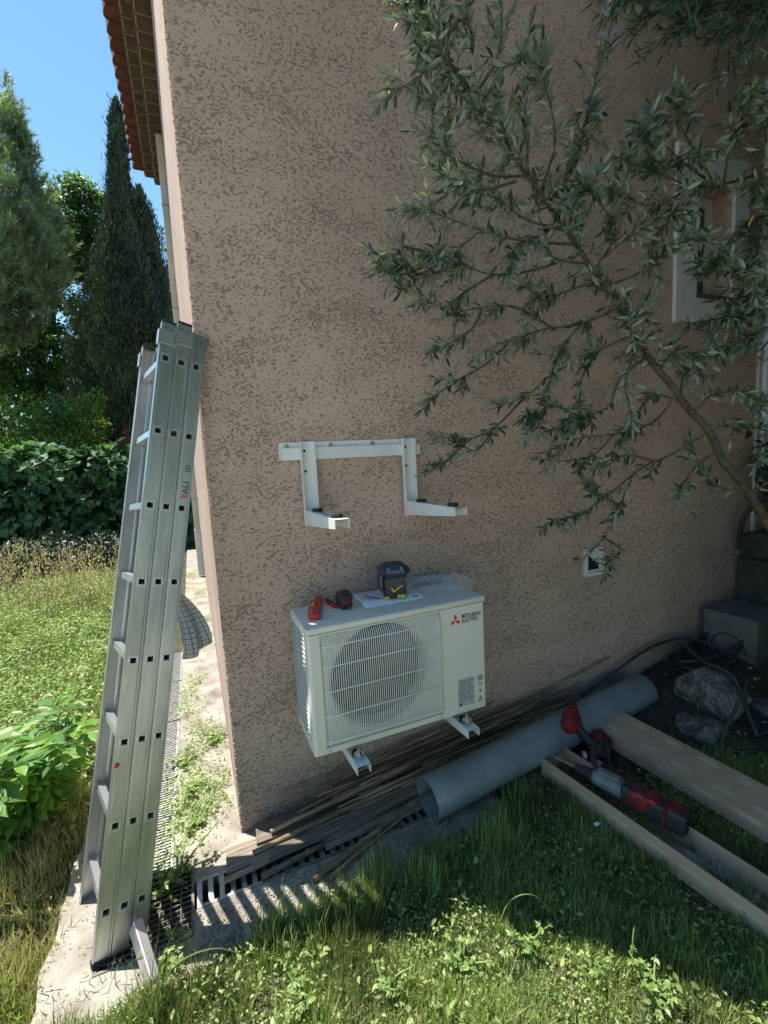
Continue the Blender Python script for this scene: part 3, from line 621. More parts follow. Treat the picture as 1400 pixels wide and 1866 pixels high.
def ac_unit():
    X0, Y0, Z0 = .2805, -.3857, .5173; W_, D_, H_ = .8006, .285, .5144
    E = empty('air_conditioner', (X0, Y0, Z0), 'ivory outdoor air conditioner unit mounted on the wall with a barred fan grille', 'air conditioner')
    lid = .028
    # local coordinates: x 0..W, y 0 (front) .. D, z 0..H
    gx0, gx1, gz0, gz1 = .048, .575, .022, .480           # recessed grille field
    fcx, fcz, fr = .302, .262, .212
    b = MB(); N = 64
    zt = H_-lid
    # front skin with a rectangular opening
    def q(xa, za, xb, zb, y=0): b.quad((xa, y, za), (xb, y, za), (xb, y, zb), (xa, y, zb))
    cr = .014
    q(cr, 0, gx0, zt); q(gx1, 0, W_-cr, zt); q(gx0, 0, gx1, gz0); q(gx0, gz1, gx1, zt)
    rec = .012                                            # step down to the fan panel
    b.quad((gx0, 0, gz0), (gx0, 0, gz1), (gx0, rec, gz1), (gx0, rec, gz0)); b.quad((gx1, 0, gz1), (gx1, 0, gz0), (gx1, rec, gz0), (gx1, rec, gz1))
    b.quad((gx0, 0, gz1), (gx1, 0, gz1), (gx1, rec, gz1), (gx0, rec, gz1)); b.quad((gx1, 0, gz0), (gx0, 0, gz0), (gx0, rec, gz0), (gx1, rec, gz0))
    # panel with a round mouth: ring of quads between circle and rectangle
    def onrect(t):
        c, s = math.cos(t), math.sin(t); k = []
        if c > 1e-9: k.append((gx1-fcx)/c)
        if c < -1e-9: k.append((gx0-fcx)/c)
        if s > 1e-9: k.append((gz1-fcz)/s)
        if s < -1e-9: k.append((gz0-fcz)/s)
        r = min(k); return fcx+c*r, fcz+s*r
    angs = sorted([2*math.pi*i/N for i in range(N)]+[math.atan2(z-fcz, x-fcx) % (2*math.pi) for x in (gx0, gx1) for z in (gz0, gz1)])
    for i in range(len(angs)):
        a0, a1 = angs[i], angs[(i+1) % len(angs)]
        p = lambda a, r, y: (fcx+math.cos(a)*r, y, fcz+math.sin(a)*r)
        o0, o1 = onrect(a0), onrect(a1)
        b.quad((o0[0], rec, o0[1]), p(a0, fr+.012, rec), p(a1, fr+.012, rec), (o1[0], rec, o1[1]))
        b.quad(p(a0, fr+.012, rec), p(a0, fr, rec+.012), p(a1, fr, rec+.012), p(a1, fr+.012, rec))
        b.quad(p(a0, fr, rec+.012), p(a0, fr-.004, rec+.08), p(a1, fr-.004, rec+.08), p(a1, fr, rec+.012))
    # rounded vertical front edges, sides, back, bottom
    for xc, s in ((cr, -1), (W_-cr, 1)):
        pr_ = None
        for k in range(7):
            t = math.pi/2*k/6; x = xc+s*math.sin(t)*cr; y = cr-math.cos(t)*cr
            if pr_: b.quad((pr_[0], pr_[1], 0), (x, y, 0), (x, y, zt), (pr_[0], pr_[1], zt))
            pr_ = (x, y)
    b.quad((W_, cr, 0), (W_, D_, 0), (W_, D_, zt), (W_, cr, zt)); b.quad((W_, D_, 0), (0, D_, 0), (0, D_, zt), (W_, D_, zt)); b.quad((0, cr, 0), (0, D_, 0), (W_, D_, 0), (W_, cr, 0)); b.quad((cr, 0, 0), (0, cr, 0), (W_, cr, 0), (W_-cr, 0, 0))
    # left side: frame round a louvred opening
    ly0, ly1, lz0, lz1 = .052, D_-.012, .035, zt-.012
    def ql(y0, z0, y1, z1): b.quad((0, y1, z0), (0, y0, z0), (0, y0, z1), (0, y1, z1))
    ql(cr, 0, ly0, zt); ql(ly1, 0, D_, zt); ql(ly0, 0, ly1, lz0); ql(ly0, lz1, ly1, zt)
    cs = b.build('casing', M['ac_white'], E, smooth=True); fix_normals(cs)
    l = MB(); nl = 23
    for k in range(nl):
        z = lz0+(lz1-lz0)*k/(nl-1); l.box((-.0005, ly0, z-.0035), (.006, ly1, z+.0035))
    for y in (ly0+.075, ly0+.15): l.box((.0015, y-.003, lz0), (.007, y+.003, lz1))
    l.build('side_louvre', M['ac_white'], E)
    f = MB(); f.box((.022, ly0-.01, lz0-.01), (.03, ly1, lz1+.005))
    for k in range(60):
        y = ly0+(ly1-ly0)*k/60; f.box((.018, y, lz0), (.022, y+.0014, lz1))
    f.build('heat_exchanger', M['fin'], E)
    t = MB(); t.rbox((-.004, -.004, H_-lid+.0005), (W_+.004, D_+.004, H_), .009, 3); ld = t.build('lid', M['ac_white'], E, smooth=True)
    t = MB(); t.box((.01, .001, H_-lid-.0012), (W_-.01, .003, H_-lid+.0008)); t.build('seam', M['void'], cs)
    # fan
    bk = MB(); bk.tube([(fcx, .15, fcz), (fcx, .153, fcz)], fr+.01, 48); bk.build('fan_well', M['ac_dark'], E)
    sh = MB(); seg = 48
    for k in range(seg):
        a0, a1 = 2*math.pi*k/seg, 2*math.pi*(k+1)/seg
        sh.quad((fcx+math.cos(a0)*(fr-.004), .09, fcz+math.sin(a0)*(fr-.004)), (fcx+math.cos(a0)*(fr+.002), .15, fcz+math.sin(a0)*(fr+.002)), (fcx+math.cos(a1)*(fr+.002), .15, fcz+math.sin(a1)*(fr+.002)), (fcx+math.cos(a1)*(fr-.004), .09, fcz+math.sin(a1)*(fr-.004)))
    sh.build('fan_shroud', M['ac_dark'], E)
    fan = MB(); fan.tube([(fcx, .10, fcz), (fcx, .06, fcz), (fcx, .052, fcz)], [.05, .048, .03], 24)
    for k in range(3):
        a = 2*math.pi*k/3+.5; ns = 8
        vs = []
        for i in range(ns+1):
            r = .045+(fr-.055)*i/ns
            for j in range(5):
                aa = a+(j/4-.5)*(1.15+.5*i/ns)+.3*i/ns; vs.append((fcx+math.cos(aa)*r, .12-.055*j/4, fcz+math.sin(aa)*r))
        fan.add(vs, [(i*5+j, i*5+j+1, (i+1)*5+j+1, (i+1)*5+j) for i in range(ns) for j in range(4)])
    fan.build('fan', M['ac_dark'], E, smooth=True)
    # grille: vertical rods bending back over the top edge, horizontal rods
    g = MB(); nb = 58; r = .0019
    for k in range(nb):
        x = gx0+.012+(gx1-gx0-.024)*k/(nb-1)
        g.tube([(x, .004, gz0+.012), (x, -.010, gz0+.020), (x, -.012, gz1-.040), (x, -.006, gz1-.022), (x, .006, gz1-.006)], r, 5, cap=False)
    g.build('grille_rods', M['white_paint'], E, smooth=True)
    g = MB()
    for z in (gz0+.03, gz0+.135, gz0+.235, gz0+.335, gz1-.042):
        g.tube([(gx0+.004, .008, z), (gx0+.010, -.010, z), (gx0+.03, -.0155, z), (gx1-.03, -.0155, z), (gx1-.010, -.010, z), (gx1-.004, .008, z)], .0024, 6)
    g.build('grille_crossbars', M['white_paint'], E, smooth=True)
    for x, z in ((gx0+.012, gz0-.012), (gx1-.012, gz0-.012), (gx0+.01, gz1-.004), (gx1-.01, gz1-.004)): s = MB(); s.tube([(x, -.0004, z), (x, -.002, z)], .004, 10); s.build('screw', M['galv'], E)
    # emblem: three red diamonds
    em = MB(); c = (.648, .428); a = .0165
    Mx = basis((1, 0, 0), (0, 0, 1), (0, -1, 0), (c[0], -.0004, c[1]))
    for k in range(3):
        t = math.pi/2+2*math.pi*k/3; dx, dy = math.cos(t), math.sin(t); px, py = -dy, dx
        em.poly([(0, 0), (dx*a*.87+px*a*.5, dy*a*.87+py*a*.5), (dx*a*1.74, dy*a*1.74), (dx*a*.87-px*a*.5, dy*a*.87-py*a*.5)], .0005, 0, Mx)
    em.build('emblem', M['redink'], cs)
    T = lambda x, z: basis((1, 0, 0), (0, 0, 1), (0, -1, 0), (x, -.0005, z))
    text_mesh('brand_lettering', 'MITSUBISHI', .0245, M['ink'], cs, T(.680, .4325), .80, .0003, .0004)
    text_mesh('brand_lettering', 'ELECTRIC', .0245, M['ink'], cs, T(.680, .4120), .80, .0003, .0004)
    lb = MB(); lb.box((.648, -.0009, .030), (.735, -.0003, .158)); st = lb.build('rating_label', M['grey_label'], cs)
    ln = MB()
    for k in range(11):
        z = .146-.0092*k; ln.box((.654, -.0013, z), (.69 if k % 3 else .728, -.001, z+.0022)); ln.box((.70, -.0013, z), (.718-.005*(k % 2), -.001, z+.0022))
    ln.box((.655, -.0013, .036), (.668, -.001, .046)); ln.build('print', M['ink'], st)
    w2 = MB(); w2.poly([(0, 0), (.026, 0), (.013, .024)], .0006, 0, T(.752, .034)); wt = w2.build('warning_triangle', M['yellow'], cs)
    w3 = MB(); Mx = T(.752, .034)
    for pl in ([(0, 0), (.026, 0), (.0245, .0022), (.0015, .0022)], [(.0, .0), (.0030, .0012), (.0135, .0215), (.013, .024)], [(.026, 0), (.013, .024), (.0125, .0215), (.0230, .0012)], [(.0115, .017), (.0145, .012), (.013, .0115), (.0145, .005), (.0105, .0112), (.0125, .0118)]): w3.poly([(p[0], p[1]) for p in pl], .0011, 0, Mx)
    w3.build('warning_mark', M['ink'], wt)
    m = MB()
    for x0, z0, x1, z1 in ((.752, .130, .778, .133), (.752, .150, .778, .153), (.752, .133, .755, .150), (.775, .133, .778, .150), (.758, .137, .763, .146), (.767, .137, .772, .146), (.754, .118, .776, .1195), (.754, .113, .774, .1145), (.754, .108, .776, .1095), (.756, .086, .774, .0872), (.760, .079, .770, .084), (.756, .074, .774, .0752)): m.box((x0, -.0009, z0), (x1, -.0003, z1))
    m.build('small_print', M['ink'], cs)
    lm = MB()                                             # pressed marks on the lid
    for k in range(4):
        cx, cy = .085+.017*k, .085+.004*k; rr = [(cx+.007*math.cos(t*.5236), cy+.013*math.sin(t*.5236), H_+.0006) for t in range(13)]; lm.tube(rr, .0007, 4)
    lm.build('pressed_mark', M['grey_label'], ld)
    return E
ac_unit()
ZT = .5173+.5144
def on_lid(name, x, y, rz, label, cat): return empty(name, (x, y, ZT), label, cat, rot=(0, 0, rz))

# red torpedo level
e = on_lid('spirit_level', .395, -.155, 0, 'short red plastic spirit level at the left end of the unit lid', 'spirit level')
d = Vector((.444-.321, .03+.344, 0)); an = math.atan2(d.y, d.x); e.rotation_euler = (0, 0, an); e.location = (.395, -.18, ZT)
b = MB(); Lh = .135
out = [(-Lh, 0), (Lh, 0), (Lh, .022), (Lh-.05, .040), (.035, .048), (.03, .042), (-.03, .042), (-.035, .05), (-Lh+.03, .046), (-Lh, .036)]
b.poly(out, .024); o = b.build('body', M['red'], e); fix_normals(o)
md = o.modifiers.new('bevel', 'BEVEL'); md.width = .002; md.segments = 2
for x in (-.085, 0, .085):
    v = MB(); v.tube([(x-.02, .034, .024), (x+.02, .034, .024)], .0055, 12); v.build('vial', M['yellow'] if x == 0 else M['chrome'], o)
v = MB(); v.box((-.06, .008, .0242), (.06, .022, .0247)); v.build('recess', M['redink'], o)
# red folding knife
e = on_lid('folding_knife', .452, -.155, R_(100), 'small red handled folding knife lying between the level and the tape', 'knife')
b = MB(); b.poly([(-.055, -.008), (-.03, -.012), (.03, -.009), (.055, -.003), (.058, .005), (.03, .010), (-.03, .012), (-.055, .010)], .014); o = b.build('handle', M['red'], e); md = o.modifiers.new('b', 'BEVEL'); md.width = .004; md.segments = 3
b = MB(); b.tube([(-.045, 0, .013), (-.045, 0, .0165)], .004, 10); b.build('rivet', M['void'], o)
b = MB(); b.poly([(-.01, -.003), (.05, -.004), (.06, .002), (-.01, .003)], .004, 0, Matrix.Translation((0, 0, .0141))); b.build('blade', M['tool_black'], o)
# tape measure
e = on_lid('tape_measure', .490, -.205, R_(8), 'black and red tape measure standing upright on the unit lid', 'tape measure')
b = MB(); pr_ = [(-.034, .0), (.034, 0), (.037, .01), (.037, .045), (.028, .064), (.008, .074), (-.015, .073), (-.032, .06), (-.037, .04)]
b.poly([(p[0], p[1]) for p in pr_], .050, 0, basis((0, 1, 0), (0, 0, 1), (1, 0, 0), (-.025, 0, 0))); o = b.build('case', M['tool_black'], e); fix_normals(o); md = o.modifiers.new('b', 'BEVEL'); md.width = .006; md.segments = 3
b = MB(); b.rbox((-.014, -.0385, .020), (.014, -.036, .045), .004); b.box((-.017, -.012, .0735), (.017, .016, .0752)); b.build('red_button', M['tool_red'], o)
b = MB(); b.box((-.010, -.056, .004), (.010, -.037, .0052)); b.box((-.010, -.058, -.004+.006), (-.006, -.056, .016)); b.box((.006, -.058, .002), (.010, -.056, .016)); b.build('hook', M['chrome'], o)
b = MB(); b.tube([(.0265, -.03, .06), (.032, -.02, .04), (.030, .01, .02)], .0018, 6); b.build('wrist_loop', M['tool_black'], o)
# leaflet
e = on_lid('leaflet', .715, -.165, R_(-2), 'white printed leaflet with a blue banner under the laser level', 'leaflet')
b = MB(); nx = 10
vs = [(-.15+.30*i/nx, (-.125 if j == 0 else .115)+.012*(i/nx)*(1 if j == 0 else 1), .0012+.0025*math.sin(i*.9)**2+.004*(i in (0,))) for i in range(nx+1) for j in (0, 1)]
b.add(vs, [(2*i, 2*i+2, 2*i+3, 2*i+1) for i in range(nx)]); p = b.build('sheet', M['paper'], e, smooth=True); md = p.modifiers.new('s', 'SOLIDIFY'); md.thickness = .0012; md.offset = 1
pm = Matrix.Rotation(R_(-60), 4, 'Z')
b = MB(); b.box((-.045, -.009, .0052), (.045, .009, .0056), 0, Matrix.Translation((-.075, .005, 0)) @ pm); b.box((.085, -.085, .005), (.115, -.07, .0055)); b.build('blue_print', M['blue'], p)
b = MB(); b.box((-.04, -.0035, .0052), (.02, .0035, .0056), 0, Matrix.Translation((-.095, -.012, 0)) @ pm); b.build('red_print', M['redink'], p)
b = MB()
for k in range(6): b.box((-.02, -.09+.012*k, .0052), (.06-.01*(k % 3), -.087+.012*k, .0055)); b.box((.05, .02+.011*k, .0052), (.12, .0225+.011*k, .0055))
b.build('grey_print', M['grey_label'], p)
# laser level
e = on_lid('laser_level', .735, -.185, R_(-14), 'dark blue and black laser level with a domed top standing on the leaflet', 'laser level')
e.location.z = ZT+.006; e.scale = (1.16, 1.16, 1.08)
def ring(pts, h0, h1, t0, t1, mb):                        # frustum between two scaled outlines
    n = len(pts); mb.add([(p[0]*t0, p[1]*t0, h0) for p in pts]+[(p[0]*t1, p[1]*t1, h1) for p in pts], [(i, (i+1) % n, n+(i+1) % n, n+i) for i in range(n)]+[tuple(range(n))[::-1], tuple(range(n, 2*n))])
hexo = [(-.052, -.030), (-.03, -.05), (.03, -.05), (.052, -.030), (.052, .030), (.03, .05), (-.03, .05), (-.052, .030)]
b = MB(); b.rbox((-.042, -.045, 0), (.042, .045, .078), .010, 3); ring([(-.042, -.045), (.042, -.045), (.042, .045), (-.042, .045)], .06, .085, .98, .98, b); o = b.build('body', M['tool_black'], e)
b = MB(); ring(hexo, .085, .108, .90, 1.12, b); ring(hexo, .108, .121, 1.14, 1.14, b); ring(hexo, .121, .139, 1.12, .72, b); o2 = b.build('head', M['navy'], e)
b = MB(); b.rbox((-.030, -.024, .139), (.030, .024, .142), .003); ring(hexo, .1075, .1105, 1.15, 1.15, b); b.build('trim_line', M['fin'], o2)
b = MB()
for x in (-.038, .012): b.poly([(x, 0), (x+.020, 0), (x+.014, .016), (x+.006, .016)], .003, 0, basis((1, 0, 0), (0, -.6, .8), (0, -.8, -.6), (0, -.052, .121)))
b.build('laser_window', M['chrome'], o2)
b = MB(); Mf = basis((1, 0, 0), (0, 0, 1), (0, -1, 0), (0, -.0452, 0)); b.poly([(-.012, .030), (-.008, .027), (.026, .052), (.026, .056), (-.007, .034), (-.016, .049), (-.019, .047)], .0008, 0, Mf); b.build('yellow_mark', M['yellow'], o)
b = MB(); b.rbox((.004, -.048, .002), (.036, -.044, .016), .003); b.rbox((-.044, -.048, .002), (-.026, -.044, .012), .003); b.build('yellow_switch', M['yellow'], o)
b = MB(); b.rbox((-.060, -.028, .03), (-.042, .028, .10), .006); b.build('side_housing', M['navy'], o)
# plastic bag
def crumple(name, e, wx, wy, hz, m, seed, nu=34, amp=1.0):
    rs = np.random.default_rng(seed); ph = rs.uniform(0, 6, (7, 3)); fr_ = rs.uniform(8, 42, (7, 2)); vs = []
    for i in range(nu+1):
        for j in range(nu+1):
            u_, v_ = i/nu-.5, j/nu-.5; z = 0
            for k in range(7): z += abs(math.sin(fr_[k, 0]*u_+ph[k, 0]+math.sin(fr_[k, 1]*v_+ph[k, 1])))/(1+k*.4)
            ed = (1-(2*u_)**4)*(1-(2*v_)**4)
            rag = 1+.12*math.sin(7*math.atan2(v_, u_)+seed)
            vs.append((u_*wx*rag, v_*wy*rag, .002+hz*ed*z/3.6*amp))
    b = MB(); b.add(vs, [(i*(nu+1)+j, (i+1)*(nu+1)+j, (i+1)*(nu+1)+j+1, i*(nu+1)+j+1) for i in range(nu) for j in range(nu)]); return b.build(name, m, e)
bg_ = empty('plastic_bag', (1.0, -.13, ZT), 'crumpled clear plastic bag on the right end of the unit lid', 'plastic bag', rot=(0, 0, R_(-18)))
crumple('film', bg_, .34, .22, .050, M['film'], 3)
# ------------------------------------------------------------ grey pipe
def hz(x, y): return float(hgt(x, y))
def pvc():
    A = Vector((.800, -.300, .096)); B = Vector((2.40, -.155, .150)); d = B-A; Ln = d.length; d.normalize()
    s = d.cross(Vector((0, 0, 1))).normalized(); u = s.cross(d)
    e = empty('drain_pipe', A, 'long grey plastic drain pipe lying open ended beside the wooden sticks', 'pipe'); e.matrix_world = basis(d, s, u, A)
    b = MB(); n = 48; ro, ri = .095, .0905; vs = []
    st = [(0, ro-.003, 0), (.004, ro, 0)]
    xs = [0, .004]+[Ln*k/8 for k in range(1, 8)]+[Ln-.003, Ln]
    rr = [ro-.0025]+[ro]*(len(xs)-2)+[ro-.002]
    for x, r in zip(xs, rr):
        for k in range(n): t = 2*math.pi*k/n; vs.append((x, math.cos(t)*r, math.sin(t)*r))
    m = len(xs)
    for x in xs[::-1]:
        for k in range(n): t = 2*math.pi*k/n; vs.append((x, math.cos(t)*ri, math.sin(t)*ri))
    fs = [(i*n+k, (i+1)*n+k, (i+1)*n+(k+1) % n, i*n+(k+1) % n) for i in range(2*m-1) for k in range(n)]+[((2*m-1)*n+k, k, (k+1) % n, (2*m-1)*n+(k+1) % n) for k in range(n)]
    b.add(vs, fs); o = b.build('pipe_wall', M['pvc'], e, smooth=True); fix_normals(o)
pvc()

# ------------------------------------------------------------ boards and sticks along the wall foot
def board(name, A, B, wd, th, label, m='wood', group=None, roll=0.0, cat='plank', taper=0.0):
    A, B = Vector(A), Vector(B); d = (B-A); L = d.length; d.normalize(); s = Vector((0, 0, 1)).cross(d).normalized(); u = d.cross(s)
    c, q = math.cos(roll), math.sin(roll); s, u = s*c+u*q, u*c-s*q
    b = MB(); n = 14; vs = []; sd = random.random()*9
    for i in range(n+1):
        t = i/n; x = L*t+(random.uniform(-.008, .008) if i in (0, n) else 0); w_ = wd/2*(1-taper*t)+.0022*math.sin(t*17+sd); bow = .004*math.sin(t*3.14+sd)+.003*math.sin(t*9+sd)
        for a, b_ in ((-1, 0), (1, 0), (1, 1), (-1, 1)): vs.append((x+(.006*a if i in (0, n) else 0), a*w_+bow, b_*th+bow*.8+random.uniform(-.0006, .0006)))
    fs = [(i*4+k, (i+1)*4+k, (i+1)*4+(k+1) % 4, i*4+(k+1) % 4) for i in range(n) for k in range(4)]+[(0, 1, 2, 3), (n*4+3, n*4+2, n*4+1, n*4)]
    b.add(vs, fs); o = b.build(name, M[m]); o.matrix_world = basis(d, s, u, A); fix_normals(o)
    md = o.modifiers.new('b', 'BEVEL'); md.width = .0015; md.segments = 1; md.limit_method = 'ANGLE'
    return tag(o, label, cat, group)
g_ = 'weathered boards piled along the wall foot'
board('wooden_plank', (-.075, -.165, .004), (1.25, -.09, .02), .125, .02, 'wide grey weathered board end nearest the drain grate, lowest of the pile', group=g_)
board('wooden_plank', (.055, -.085, .026), (1.5, -.052, .05), .11, .018, 'wide weathered board touching the wall corner foot, on top of the pile', group=g_)
board('wooden_plank', (.10, -.235, .028), (1.15, -.16, .06), .045, .026, 'thick squared batten with a pale sawn end at the front of the plank pile', group=g_)
board('wooden_plank', (.02, -.22, .026), (1.6, -.12, .055), .038, .022, 'narrow squared batten lying just behind the pale ended batten', group=g_)
board('wooden_plank', (1.55, -.05, .075), (2.25, -.035, .155), .14, .018, 'brown board whose end shows above the middle of the grey pipe', group=g_)
board('wooden_plank', (.32, -.245, .004), (1.3, -.175, .01), .07, .02, 'flat weathered board under the sticks left of the grey pipe', group=g_)
def stick(A, B, r, label=None, bend=.02, group='thin sticks bundled along the wall foot'):
    A, B = Vector(A), Vector(B); n = 12; pts = []; p1 = [random.uniform(-1, 1) for _ in range(4)]
    for i in range(n+1):
        t = i/n; p = A.lerp(B, t); p.y += bend*(math.sin(t*3.1)*p1[0]+.4*math.sin(t*8)*p1[1])*.5; p.z += bend*.4*(math.sin(t*3.14)*p1[2]+.3*math.sin(t*11)*p1[3]); pts.append(p-A)
    b = MB(); b.tube(pts, [r*(1-.45*i/n)*(1+.08*math.sin(i*2.3)) for i in range(n+1)], 8); o = b.build('wooden_stick', M['stick'], smooth=True); o.location = A
    return tag(o, label or 'thin weathered stick lying in the bundle between the boards and the wall', 'stick', group)
stick((-.088, -.245, .022), (1.35, -.14, .07), .011, 'pale ended stick reaching farthest left over the drain grate', .01)
stick((.05, -.285, .016), (1.5, -.11, .10), .012, 'long round stick along the front edge of the plank pile, ending pale over the concrete')
stick((.235, -.385, .013), (1.25, -.12, .075), .013, 'front stick lying apart from the pile toward the grass')
stick((.30, -.405, .010), (.98, -.16, .03), .009, 'short stick touching the grass tuft, frontmost of all the sticks')
stick((.03, -.20, .058), (1.9, -.07, .17), .010, 'stick on top of the pile with its tip in the sun near the wall corner')
stick((1.05, -.06, .12), (2.28, -.02, .34), .008, 'thin pale stick poking up highest against the wall at the right end', .01)
for i in range(17):
    x0 = random.uniform(.05, .75); y0 = random.uniform(-.20, -.04); x1 = random.uniform(1.5, 2.3)
    stick((x0, y0, .05+random.random()*.035), (x1, random.uniform(-.13, -.02), .07+.09*(x1-1.2)+random.random()*.07), random.uniform(.005, .010))

for i in range(24):                                       # heaped canes
    x0 = random.uniform(.15, .95); t = random.random()
    stick((x0, random.uniform(-.15, -.03), .07+.09*t), (x0+random.uniform(.8, 1.4), random.uniform(-.12, -.02), .10+.16*t+random.random()*.04), random.uniform(.004, .008), 'slender brown cane heaped on top of the boards against the wall', .03, 'canes heaped against the wall')
# ------------------------------------------------------------ cardboard channels
def hexes(b, A, d, s, nrm, L, step, wl, wh, c, off=0.0, mi=0):
    k = off
    while k+wl < L:
        x0 = k; P = [(0, .5), (.22, 0), (.8, 0), (1, .5), (.78, 1), (.2, 1)]
        b.add([A+d*(x0+p[0]*wl)+s*(c+(p[1]-.5)*wh)+nrm*.0008 for p in P], [tuple(range(6))], mi); k += step
def channel(A, B, wd, ht, label, side_out, inverted=False):
    A, B = Vector(A), Vector(B); d = B-A; L = d.length; d.normalize(); s = side_out.normalized(); s = (s-d*s.dot(d)).normalized(); u = Vector(d.cross(s)); u = u if u.z > 0 else -u
    e = empty('cardboard_channel', A, label, 'cardboard', 'long cardboard packing channels'); t = .005
    def slabq(p, a, la, b_, lb, nrm, nm, hx=None):                 # slab from p spanning a*la, b*lb, thickness t along nrm
        m = MB(); v = [p, p+a*la, p+a*la+b_*lb, p+b_*lb]; m.add([q-A for q in v]+[q+nrm*t-A for q in v], [(0, 3, 2, 1), (4, 5, 6, 7), (0, 1, 5, 4), (1, 2, 6, 5), (2, 3, 7, 6), (3, 0, 4, 7)]); m.m = [0]*len(m.f)
        if hx: hx(m)
        o = m.build(nm, [M['card'], M['card_lt']], e); return o
    Z = Vector((0, 0, 0))
    if not inverted:
        bt = slabq(A, d, L, s, wd, u, 'base')
        slabq(A+u*t, d, L, u, ht, s, 'side', lambda m: hexes(m, Z, d, u, -s, L, .155, .12, .018, ht*.62, .05, 1)); slabq(A+s*(wd-t)+u*t, d, L, u, ht, s, 'side', lambda m: hexes(m, Z+s*wd, d, u, s, L, .155, .12, .03, ht*.5, .1, 1))
        slabq(A+s*t+u*t, s, wd-2*t, u, ht, d, 'end_flap')
    else:
        slabq(A+u*ht, d, L, s, wd, -u, 'base', lambda m: (hexes(m, Z+u*ht, d, s, u, L, .17, .105, .032, wd*.25, .06, 1), hexes(m, Z+u*ht, d, s, u, L, .17, .105, .032, wd*.80, .12, 1)))
        slabq(A-Z, d, L, u, ht-t, s, 'side', lambda m: hexes(m, Z, d, u, -s, L, .17, .105, .028, ht*.8, .02, 1)); slabq(A+s*(wd-t), d, L, u, ht-t, s, 'side')
    return e
channel((1.44, -.325, .008), (1.60, -1.95, .012), .165, .098, 'open cardboard channel in front, with the drill lying across it', Vector((1, .1, 0)))
channel((1.875, -.245, .045), (2.00, -2.0, .03), .215, .085, 'upturned cardboard channel behind the drill, its near end on the grey pipe', Vector((1, .08, .10)), inverted=True)
f = empty('plastic_film', (1.655, -1.06, .022), 'scrap of clear plastic film lying inside the front cardboard channel', 'plastic film', rot=(0, 0, R_(-84))); crumple('film', f, .26, .085, .028, M['film'], 9, 24)

# ------------------------------------------------------------ power tools
def lathe(b, prof, n=20, mi=0, sq=1.0):
    vs = []
    for x, r in prof:
        for k in range(n):
            t = 2*math.pi*k/n; c, s_ = math.cos(t), math.sin(t)
            vs.append((x, c*r, s_*r*sq))
    m = len(prof); b.add(vs, [(i*n+k, (i+1)*n+k, (i+1)*n+(k+1) % n, i*n+(k+1) % n) for i in range(m-1) for k in range(n)]+[tuple(range(n)), tuple((m-1)*n+k for k in range(n))[::-1]], mi)
def rotary():
    A = G(1006, 1377, .155); B = G(1236, 1487, .145); d = B-A; L = d.length; d.normalize(); s = Vector((0, 0, 1)).cross(d).normalized(); u = d.cross(s)
    e = empty('rotary_hammer', A, 'grey and red rotary hammer drill with a bit, lying across the open cardboard channel', 'drill'); e.matrix_world = basis(d, s, u, A)
    k = L/.49
    b = MB(); lathe(b, [(0, .001), (.008, .005), (.095*k, .005), (.10*k, .007), (.13*k, .007)], 10)
    for i in range(9): b.tube([(.012+.010*i, .0045, -.0035), (.017+.010*i, 0, .0058), (.022+.010*i, -.0045, -.0035)], .0014, 5)
    bt = b.build('drill_bit', M['chrome'], e, smooth=True)
    b = MB(); lathe(b, [(.105*k, .012), (.11*k, .019), (.135*k, .021), (.14*k, .024), (.165*k, .025), (.17*k, .028), (.185*k, .029), (.187*k, .026)], 22); fix_normals(b.build('chuck', M['tool_black'], e, smooth=True))
    b = MB(); lathe(b, [(.180*k, .024), (.186*k, .031), (.20*k, .034), (.26*k, .038), (.30*k, .041), (.306*k, .036)], 26); b.rbox((.20*k, -.018, .03), (.29*k, .018, .050), .006); fix_normals(b.build('gear_housing', M['tool_grey'], e, smooth=True))
    b = MB(); b.rbox((.298*k, -.040, -.042), (.335*k, .040, .043), .012, 3); b.build('collar', M['tool_black'], e, smooth=True)
    b = MB(); b.rbox((.325*k, -.041, -.038), (.395*k, .041, .040), .014, 3); b.rbox((.38*k, -.038, .0), (.425*k, .038, .038), .010, 3); b.build('motor_housing', M['tool_red'], e, smooth=True)
    b = MB(); b.rbox((.385*k, -.038, -.055), (.468*k, .038, .030), .012, 3); b.rbox((.34*k, -.0425, -.012), (.455*k, .0425, -.002), .002); b.rbox((.35*k, -.020, .0385), (.385*k, .020, .0425), .003); b.build('rear_grip', M['tool_black'], e, smooth=True)
    b = MB(); b.rbox((.455*k, -.042, -.058), (.52*k, .042, .032), .010, 3)
    for z in (-.045, -.025, -.005, .015): b.rbox((.517*k, -.036, z), (.525*k, .036, z+.008), .002)
    bt = b.build('battery', M['tool_black'], e, smooth=True)
    b = MB(); b.rbox((.449*k, -.043, -.05), (.455*k, .043, .034), .002); b.rbox((.46*k, -.03, .0335), (.50*k, .03, .036), .002); b.build('red_trim', M['tool_red'], e)
    b = MB(); b.tube([(.20*k, .0, .036), (.17*k, .03, .045), (.155*k, .075, .05)], [.012, .011, .012], 12); b.tube([(.155*k, .075, .05), (.135*k, .15, .055)], [.019, .016], 14); b.build('side_handle', M['tool_black'], e, smooth=True)
    b = MB(); b.tube([(.12*k, .045, .045), (.13*k, .055, .048)], .018, 16); b.rbox((.17*k, .02, .038), (.20*k, .055, .05), .004); b.build('depth_stop', M['tool_grey'], e)
rotary()
